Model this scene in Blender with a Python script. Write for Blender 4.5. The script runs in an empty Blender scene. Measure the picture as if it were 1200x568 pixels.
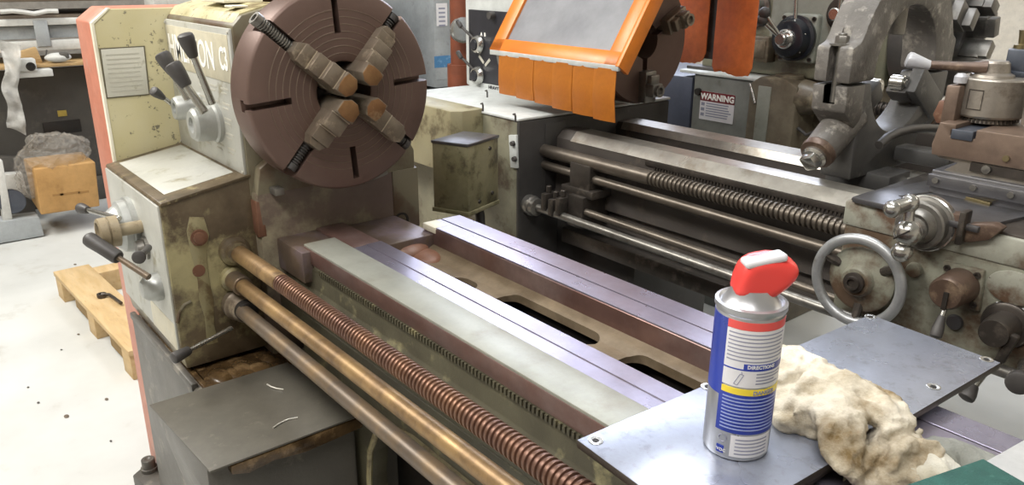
import bpy, bmesh, math, random
from mathutils import Vector, Matrix
random.seed(7)
C = bpy.context.scene.collection
PI = math.pi
FL = 0.12            # height of the workshop floor
# ---------------------------------------------------------------- camera frame
RX = Vector((0.63241740, 0.77460889, 0.0054133))
UPV = Vector((-0.25860814, 0.20453897, 0.94407925))
FW = Vector((-0.73018495, 0.59845207, -0.32967417))
EYE = Vector((0, 0, 1.42))
FPX = 913.5119
def ray(px, py): return RX*(px-600) - UPV*(py-284) + FW*FPX
def onx(px, py, x): d = ray(px, py); return EYE + d*((x-EYE.x)/d.x)
def ony(px, py, y): d = ray(px, py); return EYE + d*((y-EYE.y)/d.y)
def onz(px, py, z): d = ray(px, py); return EYE + d*((z-EYE.z)/d.z)

# ---------------------------------------------------------------- materials
def lin(h):
    h = h.lstrip('#'); v = [int(h[i:i+2], 16)/255 for i in (0, 2, 4)]
    return tuple((c/12.92 if c <= .04045 else ((c+.055)/1.055)**2.4) for c in v) + (1,)
MATS = {}
def mat(name, base, var=None, wear=None, scale=10, wscale=14, wamt=.5, metal=0., rough=.5, bump=.15, fine=180, aniso=None, spec=.5, trans=0, alpha=1, stretch=None, soft=.06, chips=None, grain=.32, gscale=24):
    m = bpy.data.materials.new(name); m.use_nodes = True; MATS[name] = m
    nt = m.node_tree; N = nt.nodes; L = nt.links
    b = N['Principled BSDF']
    tc = N.new('ShaderNodeTexCoord'); co = tc.outputs['Object']
    if stretch:
        mp = N.new('ShaderNodeMapping'); mp.inputs['Scale'].default_value = stretch
        L.new(co, mp.inputs['Vector']); co = mp.outputs['Vector']
    def noise(s, d=5, r=.6):
        n = N.new('ShaderNodeTexNoise'); n.inputs['Scale'].default_value = s; n.inputs['Detail'].default_value = d
        n.inputs['Roughness'].default_value = r; L.new(co, n.inputs['Vector']); return n.outputs['Fac']
    def ramp(f, a, c):
        r = N.new('ShaderNodeMapRange'); r.inputs['From Min'].default_value = a; r.inputs['From Max'].default_value = c
        L.new(f, r.inputs['Value']); return r.outputs['Result']
    def mix(f, a, c):
        x = N.new('ShaderNodeMix'); x.data_type = 'RGBA'
        L.new(f, x.inputs[0])
        for s, v in ((6, a), (7, c)):
            if isinstance(v, tuple): x.inputs[s].default_value = v
            else: L.new(v, x.inputs[s])
        return x.outputs[2]
    col = lin(base)
    if var: col = mix(ramp(noise(scale), .40, .60), lin(base), lin(var))
    if wear:
        t = 1-wamt-.035
        col = mix(ramp(noise(wscale, 8, .65), t-soft+.0, t+soft), col, lin(wear))
    g = N.new('ShaderNodeMix'); g.data_type = 'RGBA'; g.blend_type = 'MULTIPLY'; g.inputs[0].default_value = grain
    gn = N.new('ShaderNodeMapRange'); gn.inputs['From Min'].default_value = .3; gn.inputs['From Max'].default_value = .62; gn.inputs['To Min'].default_value = .35
    L.new(noise(gscale, 9, .72), gn.inputs['Value'])
    if isinstance(col, tuple): g.inputs[6].default_value = col
    else: L.new(col, g.inputs[6])
    L.new(gn.outputs['Result'], g.inputs[7]); col = g.outputs[2] if grain else col
    if chips:
        col = mix(ramp(noise(chips[1], 6, .7), 1-chips[2]-.015, 1-chips[2]+.015), col, lin(chips[0]))
    if isinstance(col, tuple): b.inputs['Base Color'].default_value = col
    else: L.new(col, b.inputs['Base Color'])
    b.inputs['Metallic'].default_value = metal
    nr = noise(scale*2.3, 4)
    rr = N.new('ShaderNodeMapRange'); rr.inputs['To Min'].default_value = max(.02, rough-.1); rr.inputs['To Max'].default_value = min(1, rough+.12)
    L.new(nr, rr.inputs['Value']); L.new(rr.outputs['Result'], b.inputs['Roughness'])
    if bump:
        bp = N.new('ShaderNodeBump'); bp.inputs['Strength'].default_value = bump; bp.inputs['Distance'].default_value = .004
        L.new(noise(fine, 3), bp.inputs['Height']); L.new(bp.outputs['Normal'], b.inputs['Normal'])
    b.inputs['Specular IOR Level'].default_value = spec
    if trans: b.inputs['Transmission Weight'].default_value = trans
    if alpha < 1: b.inputs['Alpha'].default_value = alpha
    return m

# ---------------------------------------------------------------- mesh builder
def basis(axis):
    w = Vector(axis).normalized()
    t = Vector((0, 0, 1)) if abs(w.z) < .9 else Vector((1, 0, 0))
    u = w.cross(t).normalized(); v = w.cross(u).normalized()
    return u, v, w
class MB:
    def __init__(s): s.bm = bmesh.new(); s.mi = 0; s.xf = None
    def _merge(s, b):
        for f in b.faces: f.material_index = s.mi
        if s.xf: bmesh.ops.transform(b, matrix=s.xf, verts=b.verts)
        me = bpy.data.meshes.new('tmp'); b.to_mesh(me); b.free()
        s.bm.from_mesh(me); bpy.data.meshes.remove(me); return s
    def box(s, x0, x1, y0, y1, z0, z1, bev=.003, seg=2):
        return s.hexa([(x0,y0,z0),(x1,y0,z0),(x1,y1,z0),(x0,y1,z0),(x0,y0,z1),(x1,y0,z1),(x1,y1,z1),(x0,y1,z1)], bev, seg)
    def hexa(s, p, bev=.003, seg=2):
        b = bmesh.new(); v = [b.verts.new(q) for q in p]
        for f in ((3,2,1,0),(4,5,6,7),(0,1,5,4),(1,2,6,5),(2,3,7,6),(3,0,4,7)): b.faces.new([v[i] for i in f])
        if bev: bmesh.ops.bevel(b, geom=b.edges[:], offset=bev, segments=seg, affect='EDGES', profile=.5, clamp_overlap=True)
        bmesh.ops.recalc_face_normals(b, faces=b.faces)
        return s._merge(b)
    def obox(s, c, size, rot=None, bev=.003, seg=2):
        a = [v/2 for v in size]; c = Vector(c); R = rot or Matrix.Identity(3)
        pts = [(-1,-1,-1),(1,-1,-1),(1,1,-1),(-1,1,-1),(-1,-1,1),(1,-1,1),(1,1,1),(-1,1,1)]
        return s.hexa([c + R @ Vector((q[0]*a[0], q[1]*a[1], q[2]*a[2])) for q in pts], bev, seg)
    def rev(s, o, axis, prof, seg=32, a0=0, a1=None):
        u, v, w = basis(axis); o = Vector(o); b = bmesh.new(); rows = []
        for t, r in prof:
            if r < 1e-6: rows.append([b.verts.new(o+w*t)])
            else: rows.append([b.verts.new(o+w*t+(u*math.cos(2*PI*i/seg)+v*math.sin(2*PI*i/seg))*r) for i in range(seg)])
        for A, B in zip(rows, rows[1:]):
            for i in range(seg):
                j = (i+1) % seg
                try:
                    if len(A) == 1 and len(B) == 1: continue
                    if len(A) == 1: b.faces.new((A[0], B[i], B[j]))
                    elif len(B) == 1: b.faces.new((A[i], A[j], B[0]))
                    else: b.faces.new((A[i], A[j], B[j], B[i]))
                except ValueError: pass
        bmesh.ops.recalc_face_normals(b, faces=b.faces)
        return s._merge(b)
    def cyl(s, p0, p1, r, r1=None, seg=24, bev=.0015):
        p0 = Vector(p0); p1 = Vector(p1); d = p1-p0; h = d.length; r1 = r if r1 is None else r1
        e = min(bev, h*.3, r*.4, max(r1, 1e-5)*.4)
        return s.rev(p0, d, [(0,0),(0,r-e),(e,r),(h-e,r1),(h,max(r1-e,0)),(h,0)], seg)
    def sph(s, c, r, sc=(1,1,1), seg=20):
        b = bmesh.new(); bmesh.ops.create_uvsphere(b, u_segments=seg, v_segments=seg//2+2, radius=r)
        for v in b.verts: v.co = Vector(c)+Vector((v.co.x*sc[0], v.co.y*sc[1], v.co.z*sc[2]))
        return s._merge(b)
    def prism(s, pts, axis, a, b_, bev=.0, seg=2):
        # pts: 2-D outline in the two other axes (x:(y,z) y:(x,z) z:(x,y))
        def P(q, t): return {'x': (t,q[0],q[1]), 'y': (q[0],t,q[1]), 'z': (q[0],q[1],t)}[axis]
        b = bmesh.new(); A = [b.verts.new(P(q,a)) for q in pts]; B = [b.verts.new(P(q,b_)) for q in pts]; n = len(pts)
        b.faces.new(A); b.faces.new(B[::-1])
        for i in range(n): b.faces.new((A[i], B[i], B[(i+1)%n], A[(i+1)%n]))
        bmesh.ops.recalc_face_normals(b, faces=b.faces)
        if bev: bmesh.ops.bevel(b, geom=b.edges[:], offset=bev, segments=seg, affect='EDGES', profile=.5, clamp_overlap=True)
        return s._merge(b)
    def tube(s, pts, r, seg=12, rs=None, cap=True):
        pts = [Vector(p) for p in pts]; b = bmesh.new(); rows = []; pu = None
        for i, p in enumerate(pts):
            d = (pts[min(i+1,len(pts)-1)]-pts[max(i-1,0)]).normalized()
            if pu is None: u, v, w = basis(d)
            else:
                u = (pu-d*pu.dot(d)).normalized(); v = d.cross(u).normalized()
            pu = u; rr = rs[i] if rs else r
            rows.append([b.verts.new(p+(u*math.cos(2*PI*k/seg)+v*math.sin(2*PI*k/seg))*rr) for k in range(seg)])
        for A, B in zip(rows, rows[1:]):
            for k in range(seg): b.faces.new((A[k], A[(k+1)%seg], B[(k+1)%seg], B[k]))
        if cap: b.faces.new(rows[0][::-1]); b.faces.new(rows[-1])
        bmesh.ops.recalc_face_normals(b, faces=b.faces)
        return s._merge(b)
    def build(s, name, m, parent=None, smooth=35):
        bm = s.bm; me = bpy.data.meshes.new(name)
        xs = [v.co for v in bm.verts]
        lo = Vector([min(c[i] for c in xs) for i in range(3)]); hi = Vector([max(c[i] for c in xs) for i in range(3)])
        c = (lo+hi)/2
        for v in bm.verts: v.co -= c
        bm.to_mesh(me); bm.free()
        for q in (m if isinstance(m, (list, tuple)) else [m]): me.materials.append(MATS[q])
        if smooth:
            me.polygons.foreach_set('use_smooth', [True]*len(me.polygons)); me.set_sharp_from_angle(angle=math.radians(smooth))
        o = bpy.data.objects.new(name, me); C.objects.link(o)
        WL[o.name] = c
        o.location = c - (WL[parent.name] if parent else Vector())
        if parent: o.parent = parent
        return o
WL = {}
def thing(name, label, cat, loc, group=None):
    o = bpy.data.objects.new(name, None); C.objects.link(o); o.empty_display_size = .05
    o.location = loc; WL[o.name] = Vector(loc); return tag(o, label, cat, group)
def tag(o, label, cat, group=None):
    o['label'] = label; o['category'] = cat
    if group: o['group'] = group
    return o
def struct(o): o['kind'] = 'structure'; return o
def lbl(o, t): o['label'] = t; return o
def cut(o, mb):
    """subtract a builder's solids from a mesh object (both in world places)"""
    me = bpy.data.meshes.new('cutter'); bmesh.ops.recalc_face_normals(mb.bm, faces=mb.bm.faces); mb.bm.to_mesh(me); mb.bm.free()
    c = bpy.data.objects.new('cutter', me); C.objects.link(c); c.location = -(WL[o.name]) if False else (0,0,0)
    par = o.parent; loc = o.location.copy(); o.parent = None; o.location = WL[o.name]
    md = o.modifiers.new('b', 'BOOLEAN'); md.operation = 'DIFFERENCE'; md.object = c; md.solver = 'EXACT'; md.use_self = True
    dg = bpy.context.evaluated_depsgraph_get(); dg.update()
    nm = bpy.data.meshes.new_from_object(o.evaluated_get(dg)); nm.name = o.name
    o.modifiers.clear(); old = o.data; o.data = nm; bpy.data.meshes.remove(old)
    o.data.set_sharp_from_angle(angle=math.radians(35))
    o.location = loc; o.parent = par
    bpy.data.objects.remove(c); bpy.data.meshes.remove(me)
    return o
def text(name, body, size, origin, right, up, m, parent, depth=.0004, align='LEFT', bold=0, sx=1):
    cu = bpy.data.curves.new('t', 'FONT'); cu.body = body; cu.size = size; cu.extrude = depth; cu.offset = bold; cu.align_x = align; cu.resolution_u = 3
    cu.space_line = .95
    t = bpy.data.objects.new('t', cu); C.objects.link(t)
    dg = bpy.context.evaluated_depsgraph_get(); me = bpy.data.meshes.new_from_object(t.evaluated_get(dg))
    bpy.data.objects.remove(t); bpy.data.curves.remove(cu)
    r = Vector(right).normalized(); u = Vector(up).normalized(); n = r.cross(u)
    mb = MB(); b = bmesh.new(); b.from_mesh(me); bpy.data.meshes.remove(me)
    for v in b.verts: v.co = Vector(origin)+r*(v.co.x*sx)+u*v.co.y+n*v.co.z
    mb._merge(b)
    return mb.build(name, m, parent, smooth=0)
def ring(n, r, cx=0, cy=0, a0=0, a1=2*PI, closed=True):
    k = n if closed else n-1
    return [(cx+r*math.cos(a0+(a1-a0)*i/k), cy+r*math.sin(a0+(a1-a0)*i/k)) for i in range(n)]
def thread(mb, p0, p1, r, pitch, depth, seg=20):
    p0 = Vector(p0); d = Vector(p1)-p0; n = int(d.length/pitch); pr = [(0,0)]
    for i in range(n):
        t = i*pitch
        pr += [(t, r-depth), (t+pitch*.30, r-depth), (t+pitch*.42, r-depth*.1), (t+pitch*.52, r), (t+pitch*.78, r), (t+pitch*.88, r-depth*.1)]
    pr += [(n*pitch, r-depth), (n*pitch, 0)]
    return mb.rev(p0, d, pr, seg)
def hexhead(mb, c, axis, r, h, seg=6):
    return mb.rev(c, axis, [(0,0),(0,r),(h*.85,r),(h,r*.88),(h,0)], seg)
def lever(parent, p0, p1, r, kl, kr, rodm='rod_steel', knobm='black_plastic', kr0=None, name='lever', knob='knob'):
    """rod from p0 to p1 and a tapered grip at its end (length kl)"""
    p0 = Vector(p0); p1 = Vector(p1); d = (p1-p0).normalized()
    L = MB().cyl(p0, p1+d*kl*.2, r*1.15, r*.9, 14).build(name, rodm, parent)
    kr0 = kr0 or kr*.6
    K = MB().rev(p1, d, [(0,0),(0,kr0*.85),(kl*.06,kr0),(kl*.55,kr*.93),(kl*.85,kr),(kl*.95,kr*.93),(kl,kr*.7),(kl*1.02,0)], 20).build(knob, knobm, L)
    return L
# ================================================================ palette
mat('cream_paint', '#c6be9a', '#b9b088', '#7d765f', 6, 8, .33, rough=.45, bump=.05, chips=('#6f6a58', 60, .37), soft=.02, grain=.12)
mat('cream_top', '#c9c19d', '#b3a97e', '#7a6a48', 7, 9, .38, rough=.45, bump=.1, chips=('#5b4a30', 50, .39), soft=.04)
mat('orange_red_paint', '#c6836d', '#bd7760', '#bd9a8a', 5, 20, .3, rough=.45, bump=.05)
mat('white_line', '#e9e4d2', '#d8d2bd', rough=.5, bump=0, grain=0)
mat('paper_plate', '#cfcdc0', '#c2c0b2', '#a09c8a', 12, 40, .3, rough=.5, bump=.02)
mat('panel_silver', '#c4c4bd', '#b5b5ac', '#98937f', 6, 14, .34, metal=.15, rough=.42, bump=.03)
mat('panel_tan', '#cbc5b0', '#c2bba4', rough=.45, bump=.02)
mat('panel_letter', '#efeee8', rough=.5, bump=0, grain=0)
mat('panel_print', '#b5b2a6', rough=.5, bump=0, grain=0)
mat('grime_paint', '#635642', '#4a3d2c', '#99906a', 9, 7, .42, rough=.38, bump=.12)
mat('grime_top', '#6a5c47', '#4d412f', '#a59a72', 14, 20, .35, rough=.4, bump=.1)
mat('olive_paint', '#7d7662', '#6a624e', '#574534', 6, 6, .42, rough=.42, bump=.1)
mat('purple_brown', '#5f4f49', '#6d6152', '#8f8771', 5, 5, .40, rough=.4, bump=.08)
mat('rust_brown', '#7e5946', '#6a4a3a', '#a08c74', 8, 10, .32, rough=.45, bump=.1)
mat('chuck_brown', '#6c574f', '#786158', '#5b4a43', 4, 6, .38, metal=.4, rough=.42, bump=.04, soft=.2)
mat('chuck_edge', '#7b6a5e', '#8a7a6c', metal=.6, rough=.35, bump=.02)
mat('jaw_steel', '#8d8172', '#7a6d5e', '#a79a86', 14, 24, .35, metal=.5, rough=.38, bump=.06)
mat('jaw_tip', '#96724d', '#856040', '#ab8f6c', 20, 30, .35, metal=.6, rough=.38, bump=.06)
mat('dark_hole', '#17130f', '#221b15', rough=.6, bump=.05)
mat('way_strip', '#a9aaa0', '#9b9c92', '#8a8474', 3, 9, .30, metal=.35, rough=.42, bump=.03, soft=.15)
mat('way_blue', '#a19eb0', '#938e9e', '#86797f', 3, 7, .34, metal=.7, rough=.28, bump=.0, soft=.25)
mat('way_brown', '#7c6058', '#6a4f49', '#8f7c78', 4, 8, .38, metal=.5, rough=.36, bump=.03, soft=.15)
mat('bed_cast', '#766855', '#635542', '#897a64', 7, 10, .38, rough=.42, bump=.12, soft=.15)
mat('bed_side', '#54503f', '#433f31', '#87805f', 12, 14, .33, rough=.5, bump=.12)
mat('screw_brown', '#6e5246', '#7f5f4b', metal=.6, rough=.40, bump=.02)
mat('rod_bronze', '#8d7250', '#a1845a', '#6a553e', 9, 30, .38, metal=.45, rough=.42, bump=.04, soft=.15)
mat('rod_grey', '#76695b', '#62574c', '#8d7453', 6, 14, .38, metal=.45, rough=.42, bump=.04, soft=.15)
mat('rod_steel', '#b9b7b0', '#a5a39b', metal=.9, rough=.24, bump=.01)
mat('bright_steel', '#c9c8c4', '#b4b3ae', metal=.9, rough=.2, bump=.01, grain=0)
mat('dull_steel', '#8d8a84', '#7c7973', '#66605a', 16, 30, .35, metal=.7, rough=.36, bump=.05)
mat('black_plastic', '#3d3a38', '#474442', rough=.5, bump=.02)
mat('dial_white', '#b9bbb8', '#abada9', metal=.35, rough=.38, bump=.01)
mat('base_grey', '#5b5852', '#4f4c47', '#7d776c', 6, 12, .34, rough=.42, bump=.08)
mat('tray_sheet', '#5c584f', '#545047', '#6c675c', 4, 30, .3, rough=.45, bump=.03)
mat('oily_brown', '#3c2d1c', '#59452c', '#81694a', 18, 22, .36, rough=.22, bump=.3, fine=60)
mat('plate_steel', '#b3b9c8', '#a5abbb', '#8b8d97', 3, 70, .31, metal=.6, rough=.27, bump=.02, soft=.12)
mat('plate_edge', '#4c453f', '#5b534b', metal=.6, rough=.45, bump=.1)
mat('curl_metal', '#e6e3da', metal=.7, rough=.3, bump=0, grain=0)
mat('floor_concrete', '#c9cac6', '#bcbdb9', '#a9a59a', 1.5, 6, .27, rough=.55, bump=.04, soft=.12, grain=0)
mat('old_paint', '#9a9270', '#8a805e', '#6a5a40', 12, 22, .42, rough=.42, bump=.08)
mat('dark_panel_edge', '#6a6452', rough=.5, bump=0)
mat('knob_tan', '#a3967c', '#8f8168', '#6f6048', 10, 25, .33, rough=.42, bump=.05)
mat('seat_brown', '#5d4f45', '#6b5b4c', '#7d7180', 6, 9, .36, metal=.3, rough=.38, bump=.06, soft=.15)
mat('wheel_rim', '#aeb0b1', '#a0a2a3', '#8b8984', 8, 30, .33, metal=.5, rough=.36, bump=.03)
mat('worn_brown', '#665347', '#59483d', '#8a7662', 9, 16, .36, metal=.3, rough=.4, bump=.06)
mat('edge_bright', '#c4b8a4', metal=.6, rough=.3, bump=0, grain=0)
# ================================================================ the front lathe
L1 = thing('lathe', 'cream and orange metal lathe in front with a big brown four-jaw chuck', 'lathe', (-1.4, .75, FL))
# --- orange end cover with cream face
mb = MB(); z1 = 1.338
mb.prism([(.392, FL+.02), (.392, z1-.028), (.428, z1), (.98, z1), (.98, FL+.02)], 'x', -2.035, -1.897, .003)
ec = mb.build('end_cover', 'orange_red_paint', L1)
mb = MB(); mb.prism([(.394, .66), (.394, z1-.029), (.429, z1-.001), (.98, z1-.001), (.98, .66)], 'x', -1.899, -1.885, .002)
lbl(mb.build('cover_face', 'cream_paint', ec), 'cream painted face')
mb = MB(); mb.prism([(.3915, .70), (.3915, z1-.0285), (.428, z1+.001), (.433, z1+.001), (.3965, z1-.0305), (.3965, .70)], 'x', -1.900, -1.8835)
mb.build('edge_trim', 'white_line', ec)
p = [onx(*q, -1.884) for q in ((118, 58), (168, 55), (174, 110), (126, 114))]
mb = MB(); mb.prism([(q.y, q.z) for q in p], 'x', -1.8845, -1.8815, .0006); ip = mb.build('instruction_plate', 'paper_plate', ec)
mb = MB(); cq = sum((Vector(q) for q in p), Vector())/4; mb.prism([((q.y-cq.y)*1.07+cq.y, (q.z-cq.z)*1.05+cq.z) for q in p], 'x', -1.8846, -1.8836, 0); mb.build('plate_edge', 'dark_panel_edge', ip)
mb = MB()
for k in range(9):
    f = .12+.095*k; a = p[0].lerp(p[3], f); b = p[1].lerp(p[2], f); a, b = a.lerp(b, .09), a.lerp(b, .9-.1*random.random())
    mb.obox((-1.8812, (a.y+b.y)/2, (a.z+b.z)/2), (.0006, b.y-a.y, .0022), None, 0)
mb.build('print', 'panel_print', ip)
# --- headstock
mb = MB()
mb.prism([(.545, .99), (.545, 1.318), (.565, 1.338), (.62, 1.352), (.86, 1.352), (.908, 1.30), (.908, .99)], 'x', -1.884, -1.488, .004)
hs = mb.build('headstock', 'olive_paint', L1)
mb = MB(); mb.prism([(.550, 1.323), (.566, 1.341), (.62, 1.356), (.87, 1.356), (.87, 1.345), (.56, 1.32)], 'x', -1.886, -1.50, .002)
lbl(mb.build('top_cover', 'cream_top', hs), 'cream cover plate with chipped edges')
mb = MB(); mb.box(-1.875, -1.60, .66, .84, 1.358, 1.392, .012, 3); mb.build('lid', 'rust_brown', hs)
mb = MB(); mb.box(-1.73, -1.60, .575, .655, 1.3555, 1.362, .002); mb.box(-1.58, -1.54, .568, .60, 1.349, 1.353, .001); lbl(mb.build('sticker', 'white_line', hs), 'pale patch')
# control panel with lettering
mb = MB(); mb.box(-1.882, -1.494, .5395, .546, 1.034, 1.314, .0015); cp = mb.build('control_panel', 'panel_silver', hs)
mb = MB(); mb.box(-1.874, -1.504, .5385, .540, 1.212, 1.302, .0004); mb.build('title_band', 'panel_tan', hs)
text('lettering', 'HMERTON', .078, (-1.869, .538, 1.230), (1,0,0), (0,0,1), 'panel_letter', hs, bold=.0006, sx=.76)
text('emblem', 'C3', .060, (-1.556, .538, 1.236), (1,0,0), (0,0,1), 'panel_letter', hs, bold=.0015, sx=.62)
mb = MB()
for r_ in range(5):
    for c_ in range(3):
        x = -1.70+.065*c_; z = 1.195-.03*r_
        mb.box(x, x+.042, .5388, .540, z, z+.004, 0); mb.box(x, x+.03, .5388, .540, z-.009, z-.006, 0)
for x in (-1.878, -1.499):
    for z in (1.04, 1.307): mb.cyl((x, .5395, z), (x, .537, z), .003, seg=10)
mb.build('print', 'panel_print', hs)
# spindle levers
def hub(x, z, y1, r, parent, m='dial_white'):
    return MB().rev((x, .5395, z), (0,-1,0), [(0,0),(0,r*1.12),(.008,r*1.12),(.012,r),(.5395-y1-.006,r*.93),(.5395-y1,r*.78),(.5395-y1,r*.45),(.5395-y1-.006,r*.42),(.5395-y1-.006,r*.2),(.5395-y1-.002,0)], 36).build('lever_hub', m, parent)
h1 = hub(-1.614, 1.122, .487, .036, hs)
h2 = hub(-1.715, 1.143, .487, .026, hs)
h3 = hub(-1.755, 1.128, .497, .019, hs)
def lev(a, b, yb, ya, r, kl, kr, **k):
    return lever(hs, ony(*a, ya), ony(*b, yb), r, kl, kr, **k)
lev((249, 122), (227, 67), .475, .50, .0062, .044, .0150, kr0=.0095)
lev((240, 132), (219, 101), .465, .485, .0075, .048, .0165, kr0=.0115)
lev((221, 117), (203, 86), .478, .495, .007, .044, .0160, kr0=.0105)
lev((206, 125), (192, 115), .475, .50, .0048, .032, .0105, kr0=.006)
# end face: base block carrying the headstock, plug, seam
mb = MB(); mb.box(-1.885, -1.462, .548, .922, .60, 1.002, .006, 2)
hb = mb.build('headstock_base', 'purple_brown', L1)
mb = MB(); mb.prism([(.548, .99), (.56, 1.05), (.62, 1.09), (.89, 1.09), (.915, 1.04), (.915, .99)], 'x', -1.49, -1.463, .003); mb.build('bearing_flange', 'olive_paint', hs)
c_ = onx(470, 258, -1.462)
mb = MB(); mb.rev(c_, (1,0,0), [(0,0),(0,.019),(.003,.019),(.003,.014),(.001,.0135),(.001,0)], 28); mb.build('oil_plug', 'dark_hole', hb)
mb = MB(); mb.box(-1.464, -1.4605, .855, .921, .862, 1.0, .001); lbl(mb.build('side_patch', 'olive_paint', hb), 'olive painted corner')
mb = MB(); q = onx(440, 206, -1.46); mb.obox((q.x, q.y, q.z), (.008, .06, .014), Matrix.Rotation(math.radians(12), 3, 'X'), .003); mb.build('clamp_strip', 'dull_steel', hb); mb = MB()
q = onx(322, 222, -1.46); mb.obox((q.x+.01, q.y, q.z), (.03, .02, .014), None, .002); mb.build('clamp_block', 'dull_steel', hb)
mb = MB(); mb.prism([(-1.535, .985), (-1.463, .985), (-1.4615, .912), (-1.475, .908), (-1.52, .935)], 'y', .545, .56, .001); lbl(mb.build('corner_strip', 'rust_brown', hb), 'red brown worn corner')
# spindle nose
mb = MB(); mb.rev((-1.49, .701, 1.2), (1,0,0), [(0,0),(0,.150),(.02,.158),(.036,.158),(.040,.12),(.05,.12),(.05,0)], 56); mb.build('spindle_nose', 'olive_paint', hs)
mb = MB(); a0, a1 = math.radians(128), math.radians(160)
pts = ring(10, .172, .701, 1.2, a0, a1, False)+ring(10, .150, .701, 1.2, a1, a0, False)
mb.prism(pts, 'x', -1.487, -1.482, .0008); mb.build('scale_plate', 'dull_steel', hs)
# --- chuck
CX, CY, CZ, CR = -1.36, .701, 1.2, .19
prof = [(0,0),(0,CR-.012),(.012,CR),(.083,CR),(.088,CR-.003),(.09,CR-.006)]
for r in (.150, .137, .124, .111, .098, .085, .072):
    prof += [(.09, r+.0009), (.0905, r+.0006), (.0905, r-.0006), (.09, r-.0009)]
prof += [(.09,.060),(.088,.057),(.03,.055),(.03,0)]
ch = MB().rev((CX-.09, CY, CZ), (1,0,0), prof, 120).build('chuck', ['chuck_brown', 'dark_hole'], L1)
kb = MB()
def radial(a, r0, r1, w, x0, x1, bev=0, mbx=None):
    rot = Matrix.Rotation(a, 3, 'X')
    (mbx or kb).obox(Vector(((x0+x1)/2, CY, CZ)) + rot @ Vector((0, (r0+r1)/2, 0)), (x1-x0, r1-r0, w), rot, bev)
JA = [math.radians(a) for a in (48.5, 138.5, -131.5, -41.5)]
SA = [math.radians(a) for a in (4, 93.5, -85.5, -176)]
for a in JA: radial(a, .03, .25, .026, CX-.045, CX+.05)
for a in SA[:3]: radial(a, .108, .25 if a == SA[0] else .172, .0125, CX-.035, CX+.05)
radial(SA[3], .108, .25, .0125, CX-.035, CX+.05)
radial(SA[3], .178, .25, .022, CX-.035, CX-.02)
kb.mi = 1
cut(ch, kb)
ch.data.materials.append(MATS['chuck_edge'])
for f in ch.data.polygons:
    c_ = f.center; rr_ = math.hypot(c_.y, c_.z)
    if c_.x > .0448 and f.material_index == 0 and min(abs(rr_-q) for q in (.150, .137, .124, .111, .098, .085, .072)) < .0013: f.material_index = 2
mb = MB(); mb.rev((CX-.06, CY, CZ), (1,0,0), [(0,0),(0,.054),(.012,.054),(.012,.03),(.004,.03),(.004,0)], 40); mb.build('bore', 'dark_hole', ch)
mb = MB()
for r in (.150, .137, .124, .111, .098, .085, .072):
    pass
def jaw(a, rt, prof, w):
    """stepped jaw: prof = [(r0, r1, height)] from the tip outwards"""
    rot = Matrix.Rotation(a, 3, 'X'); m = MB()
    m.xf = Matrix.Translation((CX, CY, CZ)) @ rot.to_4x4()
    r0, r1, h = prof[0]
    # tip with chamfered corners and a flat brown nose
    c = w*.32
    m.prism([(r0, -w/2+c), (r0, w/2-c), (r0+c*.8, w/2), (r1, w/2), (r1, -w/2), (r0+c*.8, -w/2)], 'x', -.030, h, .0012)
    m.mi = 1; m.prism([(r0+.001, -w/2+c), (r0+.001, w/2-c), (r0+c*.8, w/2-.0012), (r1-.004, w/2-.0012), (r1, w*.2), (r1, -w*.2), (r1-.004, -w/2+.0012), (r0+c*.8, -w/2+.0012)], 'x', h-.004, h+.0012, .0008); m.mi = 0
    for k, (r0, r1, h) in enumerate(prof[1:]):
        w2 = w*(1 if k < 1 else .97)
        m.box(-.03, h, r0-.002, r1, -w2/2, w2/2, .0025)
        m.mi = 2; m.box(h-.004, h+.0006, r0-.0005, r0+.0016, -w2/2-.0004, w2/2+.0004, .0004); m.mi = 0
    r0, r1, h = prof[-1]
    m.prism([(r1-.004, -w/2), (r1+.012, -w*.28), (r1+.012, w*.28), (r1-.004, w/2)], 'x', -.03, h*.8, .001)
    return m.build('jaw', ['jaw_steel', 'jaw_tip', 'edge_bright'], ch)
jaw(JA[1], 0, [(.010, .044, .056), (.044, .072, .046), (.072, .098, .034), (.098, .122, .022)], .040)
jaw(JA[0], 0, [(.026, .060, .056), (.060, .088, .046), (.088, .114, .034), (.114, .136, .022)], .040)
jaw(JA[2], 0, [(.016, .052, .058), (.052, .084, .046), (.084, .112, .032)], .042)
jaw(JA[3], 0, [(.026, .062, .056), (.062, .100, .022), (.100, .140, .022)], .040)
for a, e in zip(JA, (.182, .212, .180, .186)):
    d = Vector((0, math.cos(a), math.sin(a))); o = Vector((CX-.012, CY, CZ))
    m = MB(); thread(m, o+d*.105, o+d*(e-.012), .0115, .0052, .003, 16)
    m.rev(o+d*(e-.012), d, [(0,0),(0,.0125),(.012,.0125),(.012,.0075),(.003,.007),(.003,0)], 20); m.build('jaw_screw', 'black_plastic' if e < .2 else 'dull_steel', ch)
# --- gearbox under the levers
mb = MB(); mb.prism([(.374, .70), (.374, 1.003), (.545, 1.032), (.56, 1.032), (.56, .66), (.38, .66)], 'x', -1.884, -1.49, .004)
gb = mb.build('gearbox', 'grime_paint', L1)
mb = MB(); mb.prism([(.372, 1.002), (.376, 1.0075), (.55, 1.0365), (.55, 1.030), (.376, 1.001)], 'x', -1.886, -1.487, .0015); mb.build('rim', 'grime_top', gb)
mb = MB(); mb.prism([(.396, 1.008), (.396, 1.0115), (.533, 1.0345), (.533, 1.031)], 'x', -1.862, -1.535, .001); lbl(mb.build('top_plate', 'panel_silver', gb), 'pale metal plate on the top')
mb = MB(); mb.box(-1.882, -1.496, .370, .3755, .70, 1.000, .0015); lbl(mb.build('front_plate', 'panel_silver', gb), 'pale metal front plate')
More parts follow.
